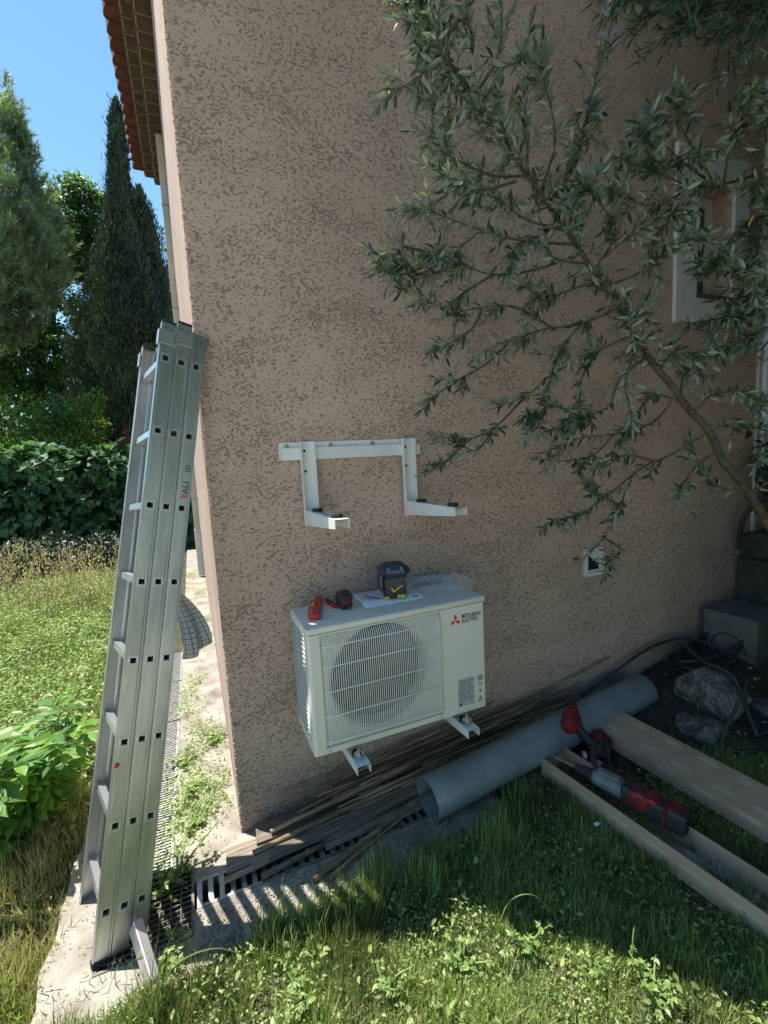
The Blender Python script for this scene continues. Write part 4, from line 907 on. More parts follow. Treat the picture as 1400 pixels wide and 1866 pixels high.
def driver():
    H_ = G(1040, 1309, .235); F = G(1078, 1385, .07)
    ax = Vector((.62, .42, .28)).normalized()             # chuck points up right
    dn = (F-H_); dn = (dn-ax*dn.dot(ax)*.6).normalized(); s = ax.cross(dn).normalized()
    dn = s.cross(ax)
    e = empty('impact_driver', H_, 'small red and black impact driver leaning on the grey pipe', 'drill'); e.matrix_world = basis(ax, s, dn, H_)
    L = (F-H_).length; K = 1.4; L /= K; e.matrix_world = e.matrix_world @ Matrix.Scale(K, 4)
    b = MB(); lathe(b, [(-.055, .014), (-.05, .024), (-.03, .030), (.02, .031), (.035, .026), (.048, .018)], 22); b.rbox((-.035, -.022, .01), (.022, .022, .036), .008); fix_normals(b.build('motor_head', M['tool_red'], e, smooth=True))
    b = MB(); lathe(b, [(.047, .016), (.052, .014), (.066, .0125), (.072, .008), (.10, .005)], 16); fix_normals(b.build('chuck', M['tool_black'], e, smooth=True))
    b = MB(); b.tube([(-.008, 0, .028), (-.014, 0, .07), (-.020, 0, L-.045), (-.018, 0, L-.02)], [.020, .0165, .0185, .026], 14, flat=1.0); b.tube([(.012, 0, .035), (.010, 0, .055)], .007, 8); b.build('grip', M['tool_black'], e, smooth=True)
    b = MB(); b.rbox((-.055, -.034, L-.025), (.045, .034, L+.03), .008, 3); bt = b.build('battery', M['tool_black'], e, smooth=True)
    b = MB(); b.rbox((.0, -.03, L-.033), (.053, .03, L-.008), .007); b.rbox((-.03, -.036, L+.0), (.02, -.0335, L+.014), .002); b.build('red_panel', M['tool_red'], e)
    b = MB(); b.rbox((.048, -.012, L), (.060, .012, L+.02), .003); b.build('belt_clip', M['chrome'], e)
driver()
e = empty('screwdriver', (1.545, -.60, .03), 'red handled screwdriver lying inside the front cardboard channel', 'screwdriver', rot=(0, 0, R_(-52)))
b = MB(); lathe(b, [(-.05, .006), (-.045, .011), (-.01, .012), (.02, .009), (.04, .012), (.05, .007)], 14); b.build('handle', M['red'], e, smooth=True)
b = MB(); b.tube([(.05, 0, 0), (.085, 0, 0)], .006, 8); b.rbox((.07, -.015, -.01), (.10, .015, .02), .004); b.build('black_tip', M['tool_black'], e)
# white scraps
b = MB(); b.rbox((-.014, -.009, 0), (.014, .009, .009), .004, 3); o = b.build('pebble', M['petal'], smooth=True); p = G(1088, 1503, .03); o.location = (p.x, p.y, .03); tag(o, 'small white pebble in the dark grass in front of the cardboard channel', 'pebble')

# ------------------------------------------------------------ concrete blocks, rocks, hoses at the right
def cblock(lo, hi, label, mark=True, rz=0.0, m='block'):
    lo, hi = Vector(lo), Vector(hi); c = (lo+hi)/2; b = MB(); b.rbox(lo-c, hi-c, .008, 2)
    bm_o = b.build('concrete_block', M[m]); bm_o.location = c; bm_o.rotation_euler = (0, 0, rz)
    if mark:                                              # round knock-out pressed in the face turned to the camera
        x = lo.x-c.x-.001; r = .105; t = MB(); pts = [(x, math.cos(a)*r+.0, math.sin(a)*r-.05) for a in [math.pi*k/16*1.0 for k in range(17)]]
        t.tube(pts, .0035, 6); t.build('pressed_ring', M['void'], bm_o)
    return tag(bm_o, label, 'block')
cblock((3.09, -.40, .16), (3.48, -.075, .53), 'grey concrete cube with a round knock-out mark, lowest of the blocks at the right')
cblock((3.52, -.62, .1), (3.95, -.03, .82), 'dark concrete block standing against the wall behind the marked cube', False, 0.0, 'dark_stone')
cblock((3.56, -.66, .825), (4.0, -.04, 1.0), 'darkened concrete slab lying on the dark block at the right edge', False, .05, 'dark_stone')
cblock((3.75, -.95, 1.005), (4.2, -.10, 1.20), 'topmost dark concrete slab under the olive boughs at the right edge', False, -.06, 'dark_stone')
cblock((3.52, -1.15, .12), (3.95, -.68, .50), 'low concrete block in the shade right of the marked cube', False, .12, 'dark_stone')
def rock(loc, r, sc, label, seed, m='rock', sub=4):
    bm = bmesh.new(); bmesh.ops.create_icosphere(bm, subdivisions=sub, radius=1); rs = np.random.default_rng(seed); D = unit(rs.normal(0, 1, (13, 3))); K = rs.uniform(.55, .9, 13)
    for v in bm.verts:
        p = np.array(v.co); q = unit(p[None])[0]; rr = 1.0
        for dd, kk in zip(D, K):
            c = float(q @ dd)
            if c > 0: rr = min(rr, kk/max(c, 1e-3))
        rr += .09*float(vnoise(q[0]*2+seed, q[1]*2+q[2], 1.6, 1))+.025*float(vnoise(q[0]*5, q[1]*5+q[2]*4, 4, 2)); v.co = Vector(q*rr)
    me = bpy.data.meshes.new('rock'); bm.to_mesh(me); bm.free(); me.materials.append(M[m]); me.polygons.foreach_set('use_smooth', [True]*len(me.polygons))
    o = bpy.data.objects.new('rock', me); COL.objects.link(o); o.location = loc; o.scale = (r*sc[0], r*sc[1], r*sc[2]); o.rotation_euler = (0, 0, seed)
    return tag(o, label, 'rock')
rock((2.40, -.50, .06), .14, (1.1, .9, .85), 'pale limestone rock with a hose looped over it, left of its pair', 3)
rock((2.62, -.42, .16), .19, (1.0, 1, .9), 'larger pale limestone rock behind the hose loop, right of its pair', 5)
rock((2.85, -.62, .12), .14, (1.2, 1, .6), 'flat dark stone in the soil between the cardboard and the pale rocks', 8, 'block')
rock((3.25, -.55, .27), .10, (1.1, 1, .8), 'rough grey stone at the foot of the marked concrete cube', 11, 'block')
rock((3.72, -.30, 1.04), .07, (1.6, 1, .7), 'small stone resting on the darkened concrete slab', 13, 'block', 3)
def hose(pts, r, label, name='hose', m='hose', cat='hose', ribs=True):
    P = [Vector(p) for p in pts]; out = []
    for i in range(len(P)-1):                             # Catmull-Rom
        p0, p1, p2, p3 = P[max(i-1, 0)], P[i], P[i+1], P[min(i+2, len(P)-1)]
        for k in range(10):
            t = k/10; out.append(.5*((2*p1)+(-p0+p2)*t+(2*p0-5*p1+4*p2-p3)*t*t+(-p0+3*p1-3*p2+p3)*t**3))
    out.append(P[-1]); b = MB()
    if ribs:
        fine = []; rr = []
        for i in range(len(out)-1):
            k = max(1, int((out[i+1]-out[i]).length/.006))
            for j in range(k): fine.append(out[i].lerp(out[i+1], j/k)); rr.append(r*(1.0 if len(rr) % 2 else .86))
        out = fine; r = rr
    b.tube(out, r, 9); o = b.build(name, M[m], smooth=not ribs); return tag(o, label, cat)
def zr(x, y, d): return (x, y, hz(x, y)+.03+d)
hose([zr(2.0, -.05, .12), zr(2.3, -.06, .16), zr(2.62, -.05, .16), zr(2.9, -.10, .12), zr(3.0, -.28, .06), zr(2.8, -.40, .1), (2.66, -.58, .33), (2.50, -.62, .24), zr(2.36, -.64, .0), zr(2.45, -.74, .0), zr(2.65, -.72, .0)], .010, 'black ribbed hose looping from the wall foot over the pale rocks')
pts = []
for k in range(30): t = k*.62; rr = .23+.04*math.sin(k*1.3); x = 2.98+math.cos(t)*rr*1.25; y = -.22+math.sin(t)*rr*.55; pts.append(zr(x, min(y, -.03), .02+.0035*k+.012*math.sin(k)))
hose(pts, .009, 'black hose coiled loosely on the soil between the pipe end and the wall')
hose([zr(2.62, -.12, .10), zr(2.68, -.2, .2), (2.62, -.38, .37), (2.64, -.52, .34), (2.60, -.62, .20), zr(2.55, -.70, .0)], .011, 'thick black hose hanging straight down across the right pale rock')
hose([zr(2.55, -.68, -.01), zr(2.85, -.78, .05), (3.3, -.9, .30), (3.9, -1.05, .42)], .008, 'thin black cable running off to the right behind the cardboard', 'cable', cat='cable', ribs=False)
hose([(3.40, -.10, .90), (3.42, -.12, 1.12), (3.5, -.2, 1.26), (3.75, -.3, 1.24)], .018, 'black hose arching down beside the stacked blocks against the wall')
# ------------------------------------------------------------ olive tree: trunk off to the right, boughs in front of the wall
def smooth_path(P, k=6):
    P = [Vector(p) for p in P]; out = []
    for i in range(len(P)-1):
        p0, p1, p2, p3 = P[max(i-1, 0)], P[i], P[i+1], P[min(i+2, len(P)-1)]
        for j in range(k):
            t = j/k; out.append(.5*((2*p1)+(-p0+p2)*t+(2*p0-5*p1+4*p2-p3)*t*t+(-p0+3*p1-3*p2+p3)*t**3))
    out.append(P[-1]); return out
def leaf_sprays(paths, leaf_len, spacing, jit=.35, ang=48, droop=.15):
    T, Dd, Nn, Sc = [], [], [], []
    for P in paths:
        L = 0; k = 0
        for i in range(len(P)-1):
            a, b = np.array(P[i]), np.array(P[i+1]); l = np.linalg.norm(b-a); d = (b-a)/max(l, 1e-6); m = max(1, int(round(l/spacing)))
            for j in range(m):
                if random.random() < .12: continue
                p = a+(b-a)*(j+random.random()*.6)/m; k += 1
                ref = np.array([0, 0, 1.0]) if abs(d[2]) < .9 else np.array([1.0, 0, 0])
                s = np.cross(d, ref); s /= np.linalg.norm(s); u = np.cross(s, d); ph = (math.pi/2)*(k % 2)+random.uniform(-.6, .6)
                for sg in (1, -1):
                    if random.random() < .15: continue
                    q = (s*math.cos(ph)+u*math.sin(ph))*sg; an = math.radians(ang+random.uniform(-20, 20))
                    v = d*math.cos(an)+q*math.sin(an)+RNG.normal(0, jit*.4, 3); v[2] -= droop*random.random()
                    T.append(p); Dd.append(v); Nn.append(u+RNG.normal(0, .55, 3)); Sc.append(leaf_len*random.uniform(.6, 1.15))
        T.append(np.array(P[-1])); Dd.append(np.array(P[-1])-np.array(P[-2])); Nn.append(RNG.normal(0, 1, 3)); Sc.append(leaf_len)
    return np.array(T), frames(np.array(Dd), np.array(Nn)), np.array(Sc)
def olive():
    E = empty('olive_tree', (2.85, -1.0, 0), 'grey green olive tree reaching in from the right in front of the wall', 'tree'); O = Vector((2.85, -1.0, 0))
    limbA = [(2.85, -1.0, -.05), (2.74, -.99, .5), (2.50, -.95, 1.0), (2.20, -.9, 1.27)]
    px = [(1340, 865, -.90), (1290, 790, -.88), (1235, 715, -.87), (1180, 650, -.86), (1130, 560, -.85), (1085, 490, -.84), (1015, 400, -.83), (960, 315, -.82), (900, 230, -.80), (850, 160, -.78), (805, 90, -.76), (770, 20, -.75), (745, -50, -.74)]
    main = limbA+[Wp(*p) for p in px]
    b = MB(); P = smooth_path(main); n = len(P)
    for i in range(6, n): P[i] += Vector((.008*math.sin(i*.9), 0, .009*math.sin(i*.63+1)))
    tx = [0, .18, .30, .42, .55, .70, .85, 1]; tr_ = [.036, .019, .0135, .0108, .008, .005, .0035, .002]
    def rad(i): return float(np.interp(i/n, tx, tr_))
    b.tube([p-O for p in P], [rad(i)+.0005*math.sin(i) for i in range(n)], 10)
    twigs = []
    def tw(pts, r0=.005):                                 # px paths (x, y, Y)
        q = smooth_path([Wp(*p) for p in pts], 5); twigs.append((q, r0)); return q
    SP = [  # sprigs read off the tree, with depth
     [(850,160,-.78),(790,110,-.72),(760,60,-.68),(738,-10,-.66)], [(850,160,-.78),(862,90,-.80),(850,20,-.82),(846,-40,-.82)], [(862,175,-.78),(905,110,-.84),(915,30,-.88),(900,-40,-.9)],
     [(805,95,-.76),(775,130,-.70),(745,155,-.66),(712,163,-.62)], [(830,130,-.77),(800,90,-.8),(800,20,-.84),(815,-50,-.86)], [(900,230,-.8),(860,215,-.76),(820,220,-.72),(790,190,-.7)],
     [(960,315,-.82),(962,250,-.86),(955,170,-.88),(957,100,-.9)], [(985,350,-.82),(1010,270,-.87),(1005,200,-.9),(985,130,-.92)], [(1000,370,-.82),(1050,300,-.88),(1062,230,-.92),(1080,190,-.93)],
     [(1010,390,-.83),(1060,250,-.9),(1095,110,-.98),(1125,10,-1.02),(1140,-60,-1.05)], [(960,320,-.82),(900,320,-.78),(850,300,-.74),(800,270,-.72),(790,235,-.7)], [(940,330,-.82),(880,345,-.8),(830,330,-.76),(800,310,-.74)],
     [(1030,420,-.83),(960,400,-.8),(900,360,-.78),(850,350,-.75)], [(1050,445,-.83),(960,440,-.78),(880,420,-.74),(810,395,-.7),(765,380,-.66)], [(1060,460,-.83),(980,490,-.77),(900,500,-.72),(840,480,-.68),(790,460,-.64)],
     [(900,500,-.72),(850,530,-.7),(810,560,-.68),(780,545,-.66)], [(880,420,-.74),(840,450,-.7),(800,500,-.66),(775,480,-.64)], [(840,480,-.68),(780,500,-.62),(740,490,-.58),(695,468,-.56)], [(760,495,-.6),(735,470,-.58),(735,440,-.56)], [(770,497,-.6),(745,505,-.58),(720,500,-.57)],
     [(1085,490,-.84),(1120,430,-.9),(1100,380,-.95),(1062,335,-.98)], [(1100,470,-.88),(1150,430,-.95),(1200,400,-1.0),(1235,385,-1.02)], [(1060,460,-.84),(1040,400,-.9),(1060,350,-.96),(1090,320,-1.0)],
     [(1110,520,-.85),(1180,490,-.92),(1220,450,-.98),(1260,440,-1.0)], [(1120,540,-.85),(1070,520,-.84),(1000,540,-.82),(950,520,-.8)], [(1075,480,-.84),(1010,470,-.82),(980,430,-.8),(930,460,-.78)],
     [(1420,300,-1.1),(1340,330,-1.05),(1260,338,-1.02),(1190,310,-1.0),(1130,290,-.98)], [(1300,335,-1.03),(1270,280,-1.05),(1240,230,-1.08),(1235,195,-1.1)], [(1320,332,-1.04),(1330,270,-1.1),(1345,220,-1.12),(1360,180,-1.15)], [(1260,338,-1.02),(1210,370,-1.0),(1160,370,-.98),(1110,345,-.96)],
     [(1280,338,-1.02),(1240,380,-1.0),(1190,440,-.96),(1180,480,-.95)], [(1350,325,-1.06),(1390,270,-1.12),(1400,220,-1.16),(1420,160,-1.2)], [(1210,312,-1.0),(1190,270,-1.02),(1170,240,-1.03)], [(1300,335,-1.03),(1250,300,-1.0),(1210,260,-1.0),(1190,215,-1.0)],
     [(1430,390,-1.0),(1370,400,-.98),(1330,440,-.96),(1300,480,-.94)], [(1430,470,-1.0),(1370,480,-.96),(1320,500,-.94),(1270,500,-.92)], [(1430,560,-1.0),(1370,565,-.96),(1310,580,-.92),(1245,590,-.9)], [(1420,600,-.98),(1360,610,-.95),(1320,640,-.9),(1290,610,-.9)], [(1420,420,-1.0),(1400,370,-1.05),(1380,330,-1.1)], [(1430,520,-1.0),(1390,540,-.97),(1350,530,-.95)],
     [(1400,350,-1.0),(1385,430,-1.0),(1375,500,-.98),(1385,580,-.97)], [(1410,610,-.98),(1380,640,-.95),(1365,600,-.93),(1330,560,-.92)],
     [(1130,560,-.85),(1060,590,-.80),(990,600,-.74),(930,620,-.7),(880,640,-.66)], [(930,620,-.7),(890,660,-.64),(840,690,-.6),(785,725,-.56)], [(1010,600,-.76),(940,560,-.74),(880,560,-.7),(830,570,-.66)], [(880,560,-.7),(860,600,-.66),(820,625,-.62),(790,635,-.6)],
     [(1150,610,-.86),(1090,640,-.8),(1010,680,-.74),(960,720,-.7),(900,745,-.64)], [(960,720,-.7),(900,780,-.6),(850,800,-.54),(790,795,-.5)], [(900,780,-.6),(870,820,-.56),(840,810,-.52)], [(1090,640,-.8),(1060,690,-.76),(1050,750,-.72),(990,790,-.68)], [(850,800,-.54),(815,840,-.4),(770,862,-.32)],
     [(1060,590,-.80),(1020,640,-.76),(1000,700,-.72),(970,770,-.68)], [(1180,650,-.86),(1130,690,-.82),(1110,740,-.8),(1060,760,-.76)], [(1160,630,-.86),(1140,700,-.84),(1150,770,-.82),(1110,830,-.8)],
     [(1235,715,-.87),(1190,770,-.82),(1120,790,-.78),(1050,800,-.72),(985,830,-.68)], [(1290,790,-.88),(1220,830,-.8),(1160,860,-.74),(1130,920,-.7),(1100,980,-.62),(1058,1020,-.55)], [(1160,860,-.74),(1110,900,-.68),(1060,935,-.64),(1005,948,-.6)], [(1130,920,-.7),(1090,900,-.66),(1060,880,-.64)], [(1100,980,-.62),(1130,1000,-.6),(1115,1020,-.58)], [(1190,840,-.78),(1140,830,-.74),(1090,850,-.7),(1080,890,-.68)],
     [(1120,790,-.78),(1080,830,-.7),(1030,840,-.66),(985,838,-.64)], [(1060,760,-.76),(1010,740,-.72),(960,760,-.7)], [(1240,720,-.87),(1250,670,-.86),(1285,680,-.85)], [(1265,750,-.88),(1300,720,-.9),(1350,715,-.92),(1380,735,-.93)], [(1290,790,-.88),(1330,770,-.92),(1380,780,-.94),(1410,770,-.95)], [(1310,820,-.9),(1270,850,-.86),(1240,890,-.8),(1235,910,-.76)],
     [(1340,865,-.9),(1380,830,-.95),(1420,820,-.98)], [(1360,890,-.9),(1320,890,-.85),(1280,860,-.82),(1260,800,-.8)], [(1370,900,-.9),(1400,880,-.95),(1430,880,-1.0)], [(1250,735,-.87),(1200,720,-.84),(1170,740,-.8),(1130,800,-.76)],
     [(1200,680,-.86),(1230,640,-.9),(1275,650,-.92)], [(1180,650,-.86),(1150,600,-.9),(1170,570,-.92)],
    ]
    paths = []; bt = MB()
    for sp in SP:
        q = tw(sp)
        bt.tube([p-O for p in q], [.0042*(1-i/len(q))+.0009 for i in range(len(q))], 5, cap=False)
        m0 = len(q)//5; paths.append([tuple(p) for p in q[m0:]])
        # side shoots
        nodes = [random.randint(m0, len(q)-2) for _ in range(2 if len(q) < 14 else 3)]+[len(q)-2]
        for _ in range(5 if sp[-1][1] > 780 else (14 if sp[0][0] > 1150 else 11 if sp[0][0] > 930 else 7)):
            i = min(len(q)-2, max(m0, random.choice(nodes)+random.choice((-1, 0, 0, 1)))); p = q[i]; d = (q[i+1]-q[i]).normalized(); v = (d*.7+Vector(RNG.normal(0, .55, 3))).normalized(); ln = random.uniform(.03, .085)
            s = [p, p+v*ln*.5+Vector((0, 0, -.003)), p+v*ln+Vector((0, 0, -.012))]; bt.tube([k-O for k in s], [.0014, .0011, .0007], 4, cap=False); paths.append([tuple(k) for k in s])
    for i in range(int(n*.42), n-2):                      # short leafy shoots along the limb itself
        for _ in range(2):
            p = P[i]; d = (P[i+1]-P[i]).normalized(); v = (d*.6+Vector(RNG.normal(0, .8, 3))).normalized(); ln = random.uniform(.04, .11); s = [p, p+v*ln*.5, p+v*ln]; bt.tube([k-O for k in s], [.0014, .0011, .0007], 4, cap=False); paths.append([tuple(k) for k in s])
    # boughs outside the picture that make up the rest of the crown
    for _ in range(95):
        a = random.uniform(0, 6.28); r = random.uniform(.2, 1.5); z = random.uniform(1.7, 3.9)
        c = Vector((3.0+math.cos(a)*r*1.0, -1.55+math.sin(a)*r*.95, z)); 
        q = RT @ (np.array(c)-CAM), DN @ (np.array(c)-CAM), FW @ (np.array(c)-CAM)
        if q[2] > .05 and 700+FPX*q[0]/q[2] < 1500 and q[2] > 0 and -150 < 933+FPX*q[1]/q[2]: continue
        base = Vector((2.55, -1.05, 1.3)).lerp(c, .35); d = (c-base).normalized(); s = smooth_path([base, base.lerp(c, .5)+Vector((0, 0, .12)), c], 4)
        bt.tube([k-O for k in s], [.012*(1-i/len(s))+.001 for i in range(len(s))], 5, cap=False)
        for _ in range(6):
            i = random.randint(len(s)//2, len(s)-1); v = Vector(RNG.normal(0, 1, 3)).normalized(); v.z = abs(v.z)*.6; p = s[i]; ln = random.uniform(.2, .45); t = [p, p+v*ln*.5, p+v*ln+Vector((0, 0, -.05))]; bt.tube([k-O for k in t], [.003, .002, .001], 4, cap=False); paths.append([tuple(k) for k in smooth_path(t, 3)])
    b.v += []; tr = b.build('trunk', M['bark'], E, smooth=True); bt.build('twigs', M['bark'], E, smooth=True)
    T, Mx, Sc = leaf_sprays(paths, .044, .0110)
    V, F = scatter(LANCE[0], LANCE[1], T-np.array(O), Mx, np.stack([Sc*1.12, Sc, Sc], 1)); cr = fast_mesh('crown', V, F, M['olive'], E, smooth=False)
    Ty = np.array([Wp(1375, 390, -1.0), Wp(1288, 790, -.85), Wp(1216, 598, -.3), Wp(1180, 770, -.8), Wp(1395, 590, -.95)])-np.array(O); V, F = scatter(LANCE[0], LANCE[1], Ty, frames(rnd(5)+np.array([0, 0, -1]), rnd(5)), np.full(5, .05)); fast_mesh('yellow_leaves', V, F, M['olive_old'], E, smooth=False)
    print('olive leaves', len(T))
olive()

def blob_leaves(blobs, n, shell=.55):                     # blobs: (x, y, z, rx, ry, rz)
    B = np.array(blobs); wgt = (B[:, 3]*B[:, 4]*B[:, 5])**.67; idx = RNG.choice(len(B), n, p=wgt/wgt.sum()); b = B[idx]
    d = unit(rnd(n)); r = RNG.uniform(shell, 1.03, n)**.7; P = b[:, :3]+d*b[:, 3:6]*r[:, None]; return P, d
def conifer_bough():
    E = empty('fir_tree', (5.6, -2.2, 0), 'dark fir tree hanging its lower boughs over the top right of the wall', 'tree'); O = np.array([5.6, -2.2, 0])
    b = MB(); b.tube([(0, 0, -.1), (.02, 0, 2.5), (0, .03, 5), (0, 0, 8.5)], [.22, .17, .12, .03], 12)
    T, D, N_, Sc = [], [], [], []
    tips = [Wp(1150, 0, -1.2), Wp(1185, 25, -1.1), Wp(1245, 45, -1.1), Wp(1215, 0, -1.0), Wp(1300, 20, -1.1), Wp(1320, 45, -1.2), Wp(1385, 30, -1.2), Wp(1270, 5, -.9), Wp(1360, -10, -1.0), Wp(1160, -30, -1.3), Wp(1400, 45, -1.3)]
    for k in range(40):
        a = random.uniform(0, 6.28); z = random.uniform(2.6, 7.5); r = (8.8-z)*.42; c = Vector((5.6+math.cos(a)*r, -2.2+math.sin(a)*r, z-.35))
        if 3.9-.2 < z and c.x < 4.2: c.x = 4.2
        if c.x < 3.6: continue
        tips.append(c)
    for t in tips:
        t = Vector(t); base = Vector((5.6, -2.2, min(t.z+.6, 8))); q = smooth_path([base, base.lerp(t, .5)+Vector((0, 0, .18)), t], 8)
        b.tube([Vector(k)-Vector(O) for k in q], [.03*(1-i/len(q))+.002 for i in range(len(q))], 5, cap=False)
        for i in range(3, len(q)):
            for _ in range(6):
                v = np.array(q[i]-q[i-1]); v = unit(v)+RNG.normal(0, .55, 3); v[2] -= .25; v = unit(v); ln = random.uniform(.07, .17); p0 = np.array(q[i])
                m = int(ln/.006)
                for j in range(m):
                    p = p0+v*ln*j/m; d = unit(v*.9+RNG.normal(0, .6, 3)); T.append(p); D.append(d); N_.append(RNG.normal(0, 1, 3)); Sc.append(.034)
    up = []                                               # unseen dense crown added to block light, above and beyond the picture
    for k in range(34):
        a = random.uniform(0, 6.28); z = random.uniform(3.2, 7.8); r = (9.2-z)*.34*random.uniform(.3, 1); c = (5.2+math.cos(a)*r-5.6-.5*(z > 4.4), -2.3+math.sin(a)*r+2.2, z, .75, .75, .4)
        q = np.array(c[:3])+O; v = RT @ (q-CAM), DN @ (q-CAM), FW @ (q-CAM)
        if v[2] > .2 and 700+FPX*(v[0]-.8)/v[2] < 1400 and 933+FPX*(v[1]+.5)/v[2] > 60: continue
        up.append(c)
    print('fir up', len(up)); P_, d_ = blob_leaves(up, 26000); V, F = scatter(RHOMB[0], RHOMB[1], P_, frames(d_+rnd(len(P_), .5), rnd(len(P_))), np.stack([np.full(len(P_), .10), np.full(len(P_), .15), np.full(len(P_), .1)], 1)); fast_mesh('shade_crown', V, F, M['conifer'], E, smooth=False)
    b.build('trunk', M['dkbark'], E, smooth=True); T = np.array(T)-O; Sc = np.array(Sc)
    V, F = scatter(NEED[0], NEED[1], T, frames(np.array(D), np.array(N_)), np.stack([Sc*2.8, Sc, Sc], 1)); fast_mesh('crown', V, F, M['conifer'], E, smooth=False); print('fir needles', len(T))
conifer_bough()

# ------------------------------------------------------------ garden trees and shrubs at the left
def tree_broad(name, loc, blobs, n, leaf, m, label, cat, trunk, twigs=(), tmpl=BROAD, group=None, droop=.4, keep_out=False):
    E = empty(name, loc, label, cat, group); O = np.array(loc, float)
    tb = MB(); tb.tube([Vector(p) for p in trunk[0]], trunk[1], 10)
    for q, r in twigs: tb.tube([Vector(p) for p in smooth_path(q, 4)], r, 6, cap=False)
    tb.build('trunk', M['dkbark'], E, smooth=True)
    # break every blob into leafy clumps
    P, d = blob_leaves(blobs, max(20, n//26)); cl = P; cn = d
    k = RNG.integers(0, len(cl), n); sp = np.array([b[3] for b in blobs]).mean()*.16
    Pn = cl[k]+rnd(n, 1)*sp*np.array([1, 1, .6]); dd = unit(cn[k]+rnd(n, .6))
    if keep_out:                                          # these crowns stop short of the camera's view
        W = Pn+O-CAM; zc = W @ FW; ok = ~((zc > -.2) & (W @ RT < (zc*.88+.9)) & (np.abs(W @ DN) < zc*1.15+.9)); Pn, dd, k = Pn[ok], dd[ok], k[ok]; n = len(Pn)
    dd[:, 2] -= droop; nrm = cn[k]+rnd(n, .7)+np.array([0, 0, .7])
    V, F = scatter(tmpl[0], tmpl[1], Pn, frames(dd, nrm), leaf*RNG.uniform(.6, 1.2, n)); fast_mesh('crown', V, F, M[m], E, smooth=False); return E
def pine():
    loc = (-4.7, 12.0, 0); E = empty('pine_tree', loc, 'tall soft needled pine filling the left edge of the picture', 'tree'); O = np.array(loc)
    tb = MB(); tb.tube([(0, 0, -.1), (.1, 0, 4), (.3, 0, 7.4), (.7, 0, 9.0)], [.22, .16, .09, .02], 10)
    # clumps authored from the outline, then filled in
    cl = []
    def C(px, py, Y, r, k=1): p = Wp(px, py, Y); cl.append((p[0]-loc[0], p[1]-loc[1], p[2], r, r, r*1.3))
    for px, py, Y, r in ((8, 175, 12, .35), (5, 215, 12, .5), (20, 245, 12, .45), (-15, 260, 12.2, .7), (35, 235, 12, .25), (45, 260, 12, .3), (30, 300, 12, .55), (60, 285, 12, .2), (10, 340, 11.8, .8), (55, 350, 12, .5), (80, 370, 12, .35), (30, 400, 11.6, .8), (75, 420, 11.8, .55), (95, 400, 12, .3), (100, 450, 12, .42), (50, 470, 11.5, .8), (0, 460, 11.5, .9), (115, 500, 12, .3), (80, 520, 11.6, .55), (20, 540, 11.4, .7), (-40, 400, 11.8, 1), (-50, 560, 11.6, .9), (60, 560, 11.6, .4), (125, 440, 12, .2), (-20, 600, 11.6, .5), (20, 590, 11.6, .4)): C(px, py, Y, r)
    n = 2100; P, d = blob_leaves(cl, n, .45); dirs = unit(d*.6+rnd(n, .45)+np.array([.25, -.1, .75]))
    for p, q in zip(P[:260], dirs[:260]): tb.tube([p-q*.5+np.array([-.3, 0, -.35]), p-q*.1, p+q*.12], [.012, .008, .003], 4, cap=False)
    tb.build('trunk', M['dkbark'], E, smooth=True)
    m = 46; k = np.repeat(np.arange(n), m); along = RNG.uniform(-.26, .10, n*m); T = P[k]+dirs[k]*along[:, None]; D = unit(dirs[k]*.9+rnd(n*m, .42)); Sc = RNG.uniform(.10, .18, n*m)
    V, F = scatter(NEED[0], NEED[1], T, frames(D, rnd(n*m)), np.stack([Sc*1.7, Sc, Sc], 1)); fast_mesh('crown', V, F, M['pine'], E, smooth=False)
pine()
